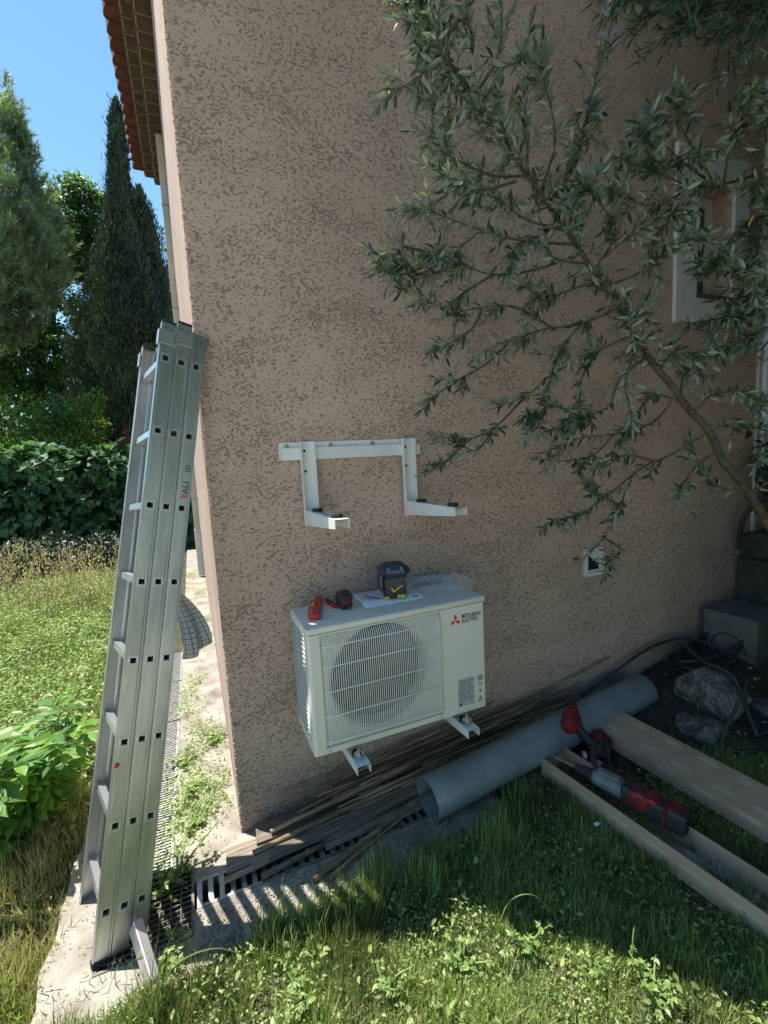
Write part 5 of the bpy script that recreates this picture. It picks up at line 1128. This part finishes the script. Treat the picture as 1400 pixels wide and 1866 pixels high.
def cypress(loc, prof, label, n, lobes, lean=0.0):                  # prof: list of (z, radius)
    E = empty('cypress_tree', loc, label, 'tree', 'cypress trees behind the ladder'); z = np.array([p[0] for p in prof]); r = np.array([p[1] for p in prof])
    b = MB(); b.tube([(0, 0, -.1), (lean*.96, 0, prof[-1][0]*.96)], [.16, .02], 8); zm = prof[-1][0]; b.build('trunk', M['dkbark'], E)
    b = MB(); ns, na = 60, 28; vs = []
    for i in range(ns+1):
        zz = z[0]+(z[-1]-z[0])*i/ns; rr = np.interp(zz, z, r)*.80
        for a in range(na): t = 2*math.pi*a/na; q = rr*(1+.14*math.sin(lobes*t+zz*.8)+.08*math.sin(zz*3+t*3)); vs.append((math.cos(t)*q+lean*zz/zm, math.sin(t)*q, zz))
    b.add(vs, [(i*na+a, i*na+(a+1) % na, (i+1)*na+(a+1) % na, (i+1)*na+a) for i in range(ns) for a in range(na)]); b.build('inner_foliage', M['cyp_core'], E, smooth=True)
    zz = RNG.uniform(0, 1, n*3); zv = z[0]+(z[-1]-z[0])*zz; rv = np.interp(zv, z, r); keep = RNG.uniform(0, r.max(), n*3) < rv+.12; zv = zv[keep][:n]; rv = rv[keep][:n]; n = len(zv)
    t = RNG.uniform(0, 2*math.pi, n); q = rv*(1+.14*np.sin(lobes*t+zv*.8)+.08*np.sin(zv*3+t*3)+.10*np.sin(zv*5.3+t*2)*np.sin(t*4-zv*2.1)); q = q*RNG.uniform(.78, 1.04, n)+(RNG.uniform(0, 1, n) < .07)*RNG.uniform(0, .16, n); tuft = np.sin(t*17+zv*4)*np.sin(zv*9+t*5); q *= 1+.06*tuft
    P = np.stack([np.cos(t)*q+lean*zv/zm, np.sin(t)*q, zv], 1); out = np.stack([np.cos(t), np.sin(t), 0*t], 1); D = unit(out*RNG.uniform(.1, .55, n)[:, None]+np.array([0, 0, 1.])+rnd(n, .22)); Sc = RNG.uniform(.07, .17, n)
    V, F = scatter(RHOMB[0], RHOMB[1], P, frames(D, out+rnd(n, .5)), np.stack([Sc*.42, Sc, Sc], 1)); fast_mesh('crown', V, F, M['cypress'], E, smooth=False)
pA = Wp(213, 180, 13); xa, ya = pA.x-.1, 13
cypress((-1.75, 13, 0), [(0.2, .9), (1.5, 1.3), (4, 1.32), (5.6, 1.15), (7.1, .78), (8.3, .46), (9.3, .28), (10.2, .22), (10.9, .20), (11.3, .13), (11.7, .01)], 'tall narrow cypress with a pointed tip beside the roof edge', 80000, 5, .75)
cypress((-.95, 13.6, 0), [(0.2, .7), (2, .85), (5, .82), (7, .72), (8.5, .46), (9.3, .28), (9.85, .03)], 'shorter cypress pressed against the taller one, right of it', 36000, 4, .25)
tb_ = [((0, 0, -.1), (.2, 0, 2), (.4, 0, 4.5)), [.28, .22, .16]]
lim = [([(0, 0, 1.8), (-1, 0, 3.2), (-3, 0, 4.6)], [.14]*4+[.1]*4+[.06]), ([(.3, 0, 3), (1.2, 0, 4.5), (1.8, 0, 6.5)], [.13]*4+[.09]*4+[.05]), ([(.2, 0, 2.5), (-1, .5, 5), (-2, .5, 7.5)], [.12]*4+[.08]*4+[.04]), ([(.4, 0, 4), (.3, 0, 6.5), (.8, 0, 9)], [.12]*4+[.08]*4+[.04]), ([(0, 0, 2), (1.5, -.5, 3.0), (2.6, -.5, 3.2)], [.1]*4+[.07]*4+[.04])]
bl = []
for px, py, Y, r in ((150, 345, 16, .35), (110, 350, 16, .35), (130, 375, 16, .6), (165, 380, 16, .6), (185, 365, 16, .25), (120, 420, 16, .7), (165, 430, 16, .6), (150, 480, 16, .5), (175, 500, 16.3, .5), (120, 540, 16.3, .5), (150, 575, 16, .35), (60, 600, 16, .7), (10, 620, 16, .7), (100, 640, 16, .7), (160, 650, 16, .5), (30, 680, 15.8, .8), (120, 700, 15.8, .7), (190, 640, 16.5, .5), (-50, 650, 16, 1.1), (80, 470, 17, .8), (20, 500, 17, 1.0), (190, 450, 16.5, .4)):
    p = Wp(px, py, Y); bl.append((p[0]+4.0, p[1]-16, p[2], r*1.15, r*1.2, r))
tree_broad('broadleaf_tree', (-4.0, 16, 0), bl, 42000, .13, 'decid', 'open broadleaf tree with dark limbs and sky gaps, between the pine and the cypress', 'tree', tb_, lim)
bl = []
for px, py, Y, r in ((318, 440, 19, .35), (325, 470, 19, .5), (318, 520, 19, .5), (330, 550, 19, .6), (310, 580, 19, .6), (330, 600, 19, .8)):
    p = Wp(px, py, Y); bl.append((p[0]-.2, p[1]-19, p[2], r, r, r*1.2))
tree_broad('broadleaf_tree', (.2, 19, 0), bl+[(0, 0, 3, 1.2, 1, 2), (1.5, 0, 5, 1.6, 1, 3)], 9000, .13, 'decid', 'yellowish leafy tree just showing between the cypress and the house', 'tree', [((0, 0, -.1), (0, 0, 5)), [.2, .1]], ())
def shrub(name, loc, blobs, n, leaf, m, label, tmpl=BROAD, group=None, droop=.4, stems=8):
    E = empty(name, loc, label, 'shrub', group); B = np.array(blobs); tb = MB()
    for _ in range(stems):
        k = random.randrange(len(blobs)); t = B[k]; tb.tube([(random.uniform(-.2, .2), random.uniform(-.2, .2), -.05), (t[0]*.5, t[1]*.5, t[2]*.5), (t[0], t[1], t[2])], [.02, .014, .005], 5)
    tb.build('stems', M['dkbark'], E, smooth=True)
    P, d = blob_leaves(blobs, max(12, n//14), .7); k = RNG.integers(0, len(P), n); sp = B[:, 3].mean()*.18
    Pn = P[k]+rnd(n, sp); dd = unit(d[k]+rnd(n, .6)); dd[:, 2] -= droop
    V, F = scatter(tmpl[0], tmpl[1], Pn, frames(dd, d[k]*.6+rnd(n, .45)+np.array([0, 0, 1.])), leaf*RNG.uniform(.6, 1.2, n)); fast_mesh('foliage', V, F, M[m], E, smooth=False); return E
def pb(lst, ox, oy):
    o = []
    for px, py, Y, r in lst: p = Wp(px, py, Y); o.append((p[0]-ox, p[1]-oy, p[2], r*1.1, r, r*.85))
    return o
shrub('shrub', (-3.3, 10.6, 0), pb(((20, 760, 10.6, .6), (60, 770, 10.6, .5), (0, 800, 10.6, .7), (80, 800, 10.6, .4), (40, 820, 10.5, .6), (-40, 780, 10.6, .7)), -3.3, 10.6), 4500, .085, 'shrub', 'bright yellow green shrub above the big leaved hedge at the left edge')
shrub('shrub', (-2.1, 10.9, 0), pb(((160, 745, 10.9, .3), (168, 775, 10.9, .35), (150, 800, 10.9, .35), (178, 810, 10.9, .25), (172, 725, 10.9, .2)), -2.1, 10.9), 2600, .075, 'shrub', 'pale sunlit upright shrub beside the foot of the cypress')
shrub('shrub', (-2.55, 11.2, 0), pb(((95, 760, 11.2, .4), (110, 790, 11.2, .45), (120, 770, 11.2, .3), (100, 735, 11.2, .2)), -2.55, 11.2), 2400, .10, 'bigleaf', 'feathery mid green shrub between the yellow shrub and the pale upright shrub', RHOMB)
shrub('red_tip_shrub', (-1.35, 9.9, 0), pb(((222, 800, 9.9, .10), (232, 795, 9.9, .12), (218, 815, 9.9, .08), (236, 812, 9.9, .1)), -1.35, 9.9), 160, .10, 'redleaf', 'shrub with red leaf tips rising above the hedge beside the ladder', LANCE, None, -.4, 5)
HB = []
for px in range(-60, 260, 28):
    top = 835+12*math.sin(px*.05)+random.randint(-16, 12)+(6 if px > 180 else 0)
    for k in range(3): HB.append((px+random.randint(-6, 6), top+20+k*52+random.randint(-8, 8), 9.1-.12*k+random.uniform(-.15, .15), .42-.03*k))
HB += [(345, 940, 9.4, .3), (352, 985, 9.3, .35), (300, 960, 9.6, .5), (270, 930, 9.4, .5)]
shrub('hedge', (-2.6, 9.2, 0), pb(HB, -2.6, 9.2), 9500, .17, 'bigleaf', 'broad dark green hedge of large drooping leaves across the garden behind the ladder', HEART, None, .45, 26)
shrub('ivy_bush', (3.95, -.60, 0), [(random.uniform(-.35, .3), random.uniform(-.35, .45), random.uniform(1.25, 1.6), .22, .22, .2) for _ in range(12)], 2600, .07, 'conifer', 'dark ivy bush spilling over the stacked blocks at the right edge', HEART, None, .6, 6)
def undergrowth():  # dark leaf colour stands in for shade at the hedge foot
    bl = [(random.uniform(-6.5, -.9), random.uniform(6.3, 8.9), random.uniform(.05, .4), .42, .42, .32) for _ in range(70)]
    P, d = blob_leaves(bl, 30000, .3); V, F = scatter(BROAD[0], BROAD[1], P, frames(d+rnd(len(P), .6), rnd(len(P))+np.array([0, 0, .8])), RNG.uniform(.04, .10, len(P))); tag(fast_mesh('undergrowth', V, F, M['conifer'], smooth=False), 'low undergrowth along the foot of the hedge, darkened to stand for shade', 'undergrowth', kind='stuff')
undergrowth()
def backbelt():
    bl = []
    for k in range(60): x = random.uniform(-34, 26); bl.append((x, 27+random.uniform(-2, 3), random.uniform(.6, 3.6), 2.2, 1.6, 1.6))
    for k in range(60): x = random.uniform(-11, 1.5); bl.append((x, 18+random.uniform(-.5, 3.5), random.uniform(.5, 5.6), 1.1, 1.0, 1.0))
    P, d = blob_leaves(bl, 26000); V, F = scatter(RHOMB[0], RHOMB[1], P, frames(d+rnd(len(P), .6), rnd(len(P))), RNG.uniform(.25, .5, len(P))); o = fast_mesh('distant_wood', V, F, M['conifer'], smooth=False); tag(o, 'dark mass of woodland foliage behind the garden trees', 'woodland', kind='stuff')
backbelt()
# unseen trees added beside and behind the photographer to darken the right side
def shade_tree(loc, h, r, label, n=7000):
    bl = [(random.gauss(0, r*.5), random.gauss(0, r*.5), h*random.uniform(.5, 1), r*.42, r*.42, r*.34) for _ in range(16)]
    tree_broad('broadleaf_tree', loc, bl, n, .30, 'decid', label, 'tree', [((0, 0, -.1), (.1, 0, h*.4), (0, .1, h*.85)), [.25, .18, .06]], (), keep_out=True)
shade_tree((5.2, -5.0, 0), 6.5, 3.0, 'unseen broadleaf tree added off to the right to shade the wall end')
shade_tree((7.5, -1.5, 0), 6.5, 2.2, 'unseen broadleaf tree added for shade beyond the right end of the wall')
shade_tree((3.9, -3.2, 0), 5.6, 1.9, 'unseen dense tree added for shade close by on the right, over the olive', 14000)
shade_tree((2.7, -3.7, 0), 6.4, 2.3, 'unseen large tree added for shade, overhanging the photographer from the right', 16000)
shade_tree((6.5, -3.6, 0), 5.5, 2.4, 'unseen dense tree added for shade farther right beyond the olive', 12000)
def shade_shrub(x, y, r, h, l):  # unseen shrubs added to keep light off the right side
    shrub('occluder_shrub', (x, y, 0), [(random.uniform(-r, r)*.5, random.uniform(-r, r)*.5, h*random.uniform(.2, .85), r*.7, r*.7, r*.6) for _ in range(10)], 9000, .13, 'bigleaf', l)
shade_shrub(3.35, -1.45, .6, 1.5, 'unseen shrub added to block light just outside the right edge, nearest the cardboard')
shade_shrub(4.4, -1.9, .9, 2.4, 'unseen tall shrub added to block light outside the right edge beside the blocks')
shade_shrub(3.9, -3.3, 1.0, 2.2, 'unseen shrub added to block light outside the right edge behind the cardboard')

# ------------------------------------------------------------ peony, oats, weeds
def leafy_plant(name, loc, stems, leaf, m, label, cat, tmpl=BROAD, per=7, spread=.6, hgt_=.45, group=None, flower=False):
    E = empty(name, loc, label, cat, group); sb = MB(); T, D, N_ = [], [], []
    for s in range(stems):
        a = random.uniform(0, 6.28); l = hgt_*random.uniform(.55, 1.1); tip = np.array([math.cos(a)*spread*l*random.uniform(.3, 1), math.sin(a)*spread*l*random.uniform(.3, 1), l])
        q = smooth_path([(random.uniform(-.04, .04), random.uniform(-.04, .04), -.02), tuple(tip*np.array([.35, .35, .6])), tuple(tip)], 4); sb.tube(q, [.0045*(1-i/len(q))+.0015 for i in range(len(q))], 5, cap=False)
        for k in range(per):
            i = random.randint(2, len(q)-1); p = np.array(q[i]); b_ = random.uniform(0, 6.28); v = np.array([math.cos(b_), math.sin(b_), random.uniform(.0, .5)]); pl = p+unit(v[None])[0]*leaf*.55
            sb.tube([tuple(p), tuple(pl)], .0015, 4, cap=False)
            for j in (-1, 0, 1):
                c, s_ = math.cos(j*.75), math.sin(j*.75); w_ = np.array([v[0]*c-v[1]*s_, v[0]*s_+v[1]*c, v[2]-.25]); T.append(pl); D.append(w_); N_.append(np.array([0, 0, 1])+RNG.normal(0, .35, 3))
    sb.build('stems', M['stem'], E, smooth=True); n = len(T)
    V, F = scatter(tmpl[0], tmpl[1], np.array(T), frames(np.array(D), np.array(N_)), leaf*RNG.uniform(.7, 1.2, n)); fast_mesh('foliage', V, F, M[m], E, smooth=False)
p = G(70, 1500); leafy_plant('peony_plant', (p.x, p.y, 0), 20, .118, 'peony', 'lush green peony plant with pointed leaves at the left edge', 'plant', tmpl=PEON, per=9, spread=.75, hgt_=.50)
p = G(-30, 1560); leafy_plant('peony_plant', (p.x, p.y, 0), 12, .12, 'peony', 'part of a peony plant cut by the left edge, in front of the larger one', 'plant', tmpl=PEON, per=7, spread=.8, hgt_=.42)
p = G(110, 1395); leafy_plant('peony_plant', (p.x, p.y, 0), 8, .075, 'peony', 'small young peony shoot behind the large peony plant', 'plant', tmpl=PEON, per=6, spread=.5, hgt_=.40)
for px, py, h_, l in ((330, 1600, .18, 'bindweed shoot climbing out of the rusty sump grate'), (300, 1760, .14, 'low weed by the rubber tipped foot of the stabiliser bar'), (350, 1440, .10, 'weed clump in the sunlit path beside the channel grate'), (395, 1350, .09, 'small weed at the foot of the sunlit side wall'), (360, 1500, .07, 'tiny weed beside the house corner on the path'), (335, 1395, .10, 'flowering weed patch along the sunlit channel grate')):
    p = G(px, py); leafy_plant('weed', (p.x, p.y, 0), 7, .022, 'weed', l, 'weed', per=5, spread=2.6, hgt_=h_*.6, group='weeds on the concrete path')
for i, (px, py, l) in enumerate(((700, 1810, 'leafy weed in the sunlit lawn right of the lower end of the shadow edge'), (845, 1770, 'leafy weed in the sunlit lawn straight below the open pipe end'), (960, 1735, 'leafy weed at the foot of the tall arching runner stem'), (1085, 1770, 'leafy weed on the shadow line right of the arching runner stem'), (560, 1840, 'small leafy weed at the bottom edge below the plank pile'), (1190, 1825, 'rightmost leafy weed in the sunlit strip of lawn'))):
    p = G(px, py); leafy_plant('lawn_weed', (p.x, p.y, 0), 6+i % 3, .015+.003*(i % 3), 'weed', l, 'weed', tmpl=(BROAD if i % 2 else PEON), per=5, spread=1.5, hgt_=.06+.012*(i % 3), group='leafy weeds in the front lawn')
def oats():
    E = empty('wild_oats', (-1.8, 4.6, 0), 'dry wild oat stalks with drooping seed heads in front of the hedge', 'wild oats'); sb = MB(); T, D = [], []
    for k in range(260):
        px = random.uniform(-40, 245); py = random.uniform(1075, 1150); p = G(px, py); b0 = np.array(p)-np.array([-1.8, 4.6, 0]); h_ = random.uniform(.5, .95)*(.9 if py < 1130 else .7); a = random.uniform(0, 6.28); lean = np.array([math.cos(a), math.sin(a), 0])*h_*.35
        q = smooth_path([tuple(b0), tuple(b0+lean*.3+np.array([0, 0, h_*.65])), tuple(b0+lean+np.array([0, 0, h_]))], 4); sb.tube(q, .0022, 3, cap=False)
        for j in range(12):
            i = random.randint(len(q)-5, len(q)-1); pp = np.array(q[i])+RNG.normal(0, .035, 3)+np.array([0, 0, -.02]); T.append(pp); D.append(np.array([random.gauss(0, .3), random.gauss(0, .3), -1]))
    sb.build('stalks', M['straw'], E); n = len(T); Sc = RNG.uniform(.022, .036, n)
    V, F = scatter(RHOMB[0], RHOMB[1], np.array(T), frames(np.array(D), rnd(n)), np.stack([Sc*.7, Sc, Sc], 1)); fast_mesh('seed_heads', V, F, M['seed'], E, smooth=False)
oats()

# ------------------------------------------------------------ grass
def onpath(x, y):
    jit = .03*vnoise(x, y, 9, 3)+.02*vnoise(x, y, 31, 5)
    a = (x > -.665+jit) & (x < .02) & (y > -.50+jit); b = (x > -.25) & (x < .26+jit) & (y > -.43+jit) & (y < .02); c = (x > .2) & (x < 1.2) & (y > -.36+jit*1.5) & (y < .02)
    return a | b | c
def inhouse(x, y): return (x > 0) & (y > 0)
def grass(name, n, xr, yr, h0, h1, wd, m, label, dens=None, lean=.55, zoff=0):
    x = RNG.uniform(*xr, n); y = RNG.uniform(*yr, n); k = ~onpath(x, y) & ~inhouse(x, y)
    if dens is not None: k &= RNG.uniform(0, 1, n) < dens(x, y)
    x, y = x[k], y[k]; n = len(x); a = RNG.uniform(0, 2*math.pi, n); ln = np.abs(RNG.normal(0, lean, n)); D = np.stack([np.cos(a)*ln, np.sin(a)*ln, np.ones(n)], 1)
    cl = .75+.5*vnoise(x, y, 6, 2)+.3*vnoise(x, y, 19, 4); h = RNG.uniform(h0, h1, n)*np.clip(cl, .35, 1.6)
    side = np.stack([np.cos(a), np.sin(a), 0*a], 1); T = np.stack([x, y, hgt(x, y)-.004+zoff], 1)
    V, F = scatter(BLADE[0], BLADE[1], T, frames(D, -side*1.0+np.array([0, 0, .3])+rnd(n, .25)), np.stack([np.full(n, wd)*RNG.uniform(.6, 1.3, n), h, h*RNG.uniform(.1, 1.3, n)], 1))
    o = fast_mesh(name, V, F, M[m], smooth=False); tag(o, label, 'grass', kind='stuff'); return o
soilmask = lambda x, y: 1-sstep(1.35, 1.75, x)*sstep(-.72, -.5, y)
grass('grass', 150000, (-.85, 2.5), (-1.55, -.2), .03, .085, .0036, 'grass', 'short mown green grass in front of the house', lambda x, y: soilmask(x, y)*np.clip(.6+.6*vnoise(x, y, 7, 8), .15, 1), lean=1.35)
grass('grass', 60000, (-.85, 2.5), (-1.55, -.2), .02, .065, .0026, 'drygrass', 'dry straw coloured blades mixed into the front lawn', lambda x, y: soilmask(x, y)*np.clip(.45+.8*vnoise(x, y, 3.3, 1), .08, 1), lean=1.3)
grass('tuft_grass', 16000, (-.8, 2.5), (-1.55, -.4), .06, .13, .0034, 'grass', 'taller uneven tufts standing in the front lawn', lambda x, y: np.clip(-.1+1.1*vnoise(x, y, 11, 6), 0, 1), lean=.8)
grass('thatch', 80000, (-.85, 2.5), (-1.55, -.3), .03, .09, .0026, 'grass', 'flattened criss-cross blades low in the front lawn', lambda x, y: soilmask(x, y), lean=2.2)
grass('long_grass', 5200, (-.35, 1.35), (-.66, -.40), .07, .17, .0036, 'grass', 'longer grass tufts along the edge of the concrete', lambda x, y: np.clip(.5+.9*vnoise(x, y, 8, 6), .05, 1), lean=.5)
grass('long_grass', 60000, (-3.6, -.62), (.1, 4.6), .06, .20, .0045, 'grass', 'overgrown sunlit grass beside the side path', lambda x, y: np.clip(.8+.4*vnoise(x, y, 3, 8), .3, 1)*sstep(.0, .9, y+.5*(x < -1.2)), lean=.6)
grass('long_grass', 22000, (-6.5, -.62), (4.4, 7.0), .08, .24, .009, 'grass', 'overgrown grass near the hedge', None, lean=.6)
grass('dry_grass', 110000, (-2.6, -.64), (-.7, 2.6), .03, .10, .0042, 'drygrass', 'dry yellow grass at the left edge of the path', lambda x, y: np.clip(.75+.6*vnoise(x, y, 2.4, 3), .4, 1)*(1-.6*sstep(.7, 1.3, y)), lean=.9)
grass('dry_grass', 9000, (-6.0, -.66), (3.2, 8.2), .10, .30, .007, 'drygrass', 'dry stalks among the grass by the hedge', None, lean=.8)
grass('grass', 30000, (-1.8, -.66), (-.9, .8), .03, .10, .0040, 'grass', 'thin green grass among the dry grass by the path', lambda x, y: np.clip(.3+.8*vnoise(x, y, 3, 9), .05, 1))
def ground_leaves(name, n, xr, yr, leaf, m, label, z0, z1, dens, tmpl=BROAD):
    x = RNG.uniform(*xr, n); y = RNG.uniform(*yr, n); k = ~onpath(x, y) & ~inhouse(x, y) & (RNG.uniform(0, 1, n) < dens(x, y)); x, y = x[k], y[k]; n = len(x)
    T = np.stack([x, y, hgt(x, y)+RNG.uniform(z0, z1, n)], 1); D = rnd(n)*np.array([1, 1, .3]); V, F = scatter(tmpl[0], tmpl[1], T, frames(D, np.array([0, 0, 1.])+rnd(n, .4)), leaf*RNG.uniform(.5, 1.2, n)); o = fast_mesh(name, V, F, M[m], smooth=False); tag(o, label, 'weeds', kind='stuff')
ground_leaves('clover', 5000, (-.8, 2.5), (-1.5, -.4), .026, 'weed', 'broad leaved weeds scattered in the front lawn', .015, .06, lambda x, y: soilmask(x, y)*np.clip(.3+.9*vnoise(x, y, 4, 2), 0, 1))
ground_leaves('meadow_weeds', 120000, (-4.2, -.66), (.3, 6.2), .034, 'weed', 'leafy weeds in the sunlit side garden', .02, .22, lambda x, y: np.clip(.6+.7*vnoise(x, y, 3, 5), .12, 1), PEON)
ground_leaves('lawn_weeds', 34000, (-.85, 2.4), (-1.5, -.3), .014, 'weed', 'tiny leaved weeds matted into the front lawn', .005, .055, lambda x, y: soilmask(x, y)*np.clip(.35+.9*vnoise(x, y, 6, 11), .05, 1))
ground_leaves('leaf_litter', 1500, (1.2, 3.4), (-1.0, -.05), .028, 'drygrass', 'dead leaves and straw on the dark soil', .0, .02, lambda x, y: 1-soilmask(x, y)*.9, RHOMB)
def litter_path():
    n = 4200; x = RNG.uniform(-.72, -.0, n); y = RNG.uniform(-.45, 6, n)**1.0; k = RNG.uniform(0, 1, n) < np.clip(.25+.8*vnoise(x, y, 6, 3), 0, 1)*sstep(-.3, .5, y)+.12; x, y = x[k], y[k]; n = len(x)
    T = np.stack([x, y, np.full(n, .004)+RNG.uniform(0, .02, n)], 1); V, F = scatter(LANCE[0], LANCE[1], T, frames(rnd(n)*np.array([1, 1, .3]), np.array([0, 0, 1.])+rnd(n, .5)), RNG.uniform(.008, .024, n)); o = fast_mesh('path_weeds', V, F, M['weed'], smooth=False); tag(o, 'small creeping weeds and clippings on the sunlit side path', 'weeds', kind='stuff')
litter_path()
def path_patch():                                         # creeping weeds rooted in the joints of the side path
    c = [G(*p) for p in ((355, 1440), (330, 1460), (380, 1470), (345, 1400), (395, 1430), (365, 1330), (340, 1290), (390, 1350), (350, 1250), (330, 1500), (372, 1130), (365, 1080), (352, 1050), (300, 1590))]
    P = np.concatenate([np.array([q.x, q.y, 0])+rnd(230)*np.array([.05, .075+.02*max(q.y, 0), 0]) for q in c]); P = P[(P[:, 0] < -.015) & (P[:, 0] > -.66)]; n = len(P); P[:, 2] = RNG.uniform(.004, .03, n)
    V, F = scatter(PEON[0], PEON[1], P, frames(rnd(n)*np.array([1, 1, .4]), np.array([0, 0, 1.])+rnd(n, .5)), RNG.uniform(.010, .026, n)); tag(fast_mesh('path_weeds', V, F, M['weed'], smooth=False), 'patches of creeping weeds rooted along the side path', 'weeds', kind='stuff')
path_patch()
# a few long arching blades and runners that stand out
def arches():
    b = MB()
    for (x0, y0), (x1, y1), h_ in (((900, 1720), (1010, 1700), .16), ((270, 1866), (470, 1790), .17), ((1150, 1790), (1160, 1740), .14), ((640, 1700), (700, 1640), .10)):
        A = G(x0, y0); B_ = G(x1, y1); q = smooth_path([A, A.lerp(B_, .25)+Vector((0, 0, h_*.9)), A.lerp(B_, .65)+Vector((0, 0, h_)), B_+Vector((0, 0, h_*.45))], 7); b.tube(q, [.0028*(1-.6*i/len(q)) for i in range(len(q))], 5)
    tag(b.build('runner_stems', M['stem'], smooth=True), 'pale arching runner stems above the front lawn', 'weeds', kind='stuff')
arches()
def path_grit():
    n = 5200; x = RNG.uniform(-.66, -.01, n); y = RNG.uniform(-.5, 1.0, n)**1.0*RNG.choice([1, 1, 4], n); k = (y > -.5) & ((y > -.05) | (x < -.52) | (y < -.42)) & (RNG.uniform(0, 1, n) < np.clip(.3+.9*vnoise(x, y, 7, 4), .05, 1)); x, y = x[k], y[k]
    x2 = RNG.uniform(-.19, .9, 2500); y2 = RNG.uniform(-.5, -.31, 2500); x = np.concatenate([x, x2]); y = np.concatenate([y, y2]); n = len(x)
    oc = (np.array([(1,0,0),(-1,0,0),(0,1,0),(0,-1,0),(0,0,.6),(0,0,-.6)], float), np.array([(0,2,4),(2,1,4),(1,3,4),(3,0,4),(2,0,5),(1,2,5),(3,1,5),(0,3,5)]))
    V, F = scatter(oc[0], oc[1], np.stack([x, y, np.full(n, .002)], 1), frames(rnd(n), rnd(n)), np.abs(RNG.normal(.0016, .0016, n))+.0008); o = fast_mesh('grit', V, F, M['grit'], smooth=False); tag(o, 'grit and crumbs of soil on the concrete path', 'grit', kind='stuff')
path_grit()
def path_moss():                                          # grass creeping over the slab edge
    n = 9000; x = RNG.uniform(-.70, 1.1, n); y = RNG.uniform(-.56, 3.0, n)
    e1 = np.abs(x+.665-.03*vnoise(x, y, 9, 3)) < .03+.03*vnoise(x, y, 13, 7); e2 = (np.abs(y+.44-.03*vnoise(x, y, 9, 3)) < .05) & (x > -.66); e3 = (x > .2) & (y > -.45) & (y < -.31); k = e1 | e2 | e3; x, y = x[k], y[k]; n = len(x); a = RNG.uniform(0, 6.28, n); ln = np.abs(RNG.normal(0, 1.2, n)); D = np.stack([np.cos(a)*ln, np.sin(a)*ln, np.ones(n)], 1); h = RNG.uniform(.02, .07, n)
    V, F = scatter(BLADE[0], BLADE[1], np.stack([x, y, np.full(n, -.003)], 1), frames(D, rnd(n)), np.stack([np.full(n, .003), h, h*.6], 1)); o = fast_mesh('edge_grass', V, F, M['grass'], smooth=False); tag(o, 'grass creeping over the edge of the concrete', 'grass', kind='stuff')
path_moss()
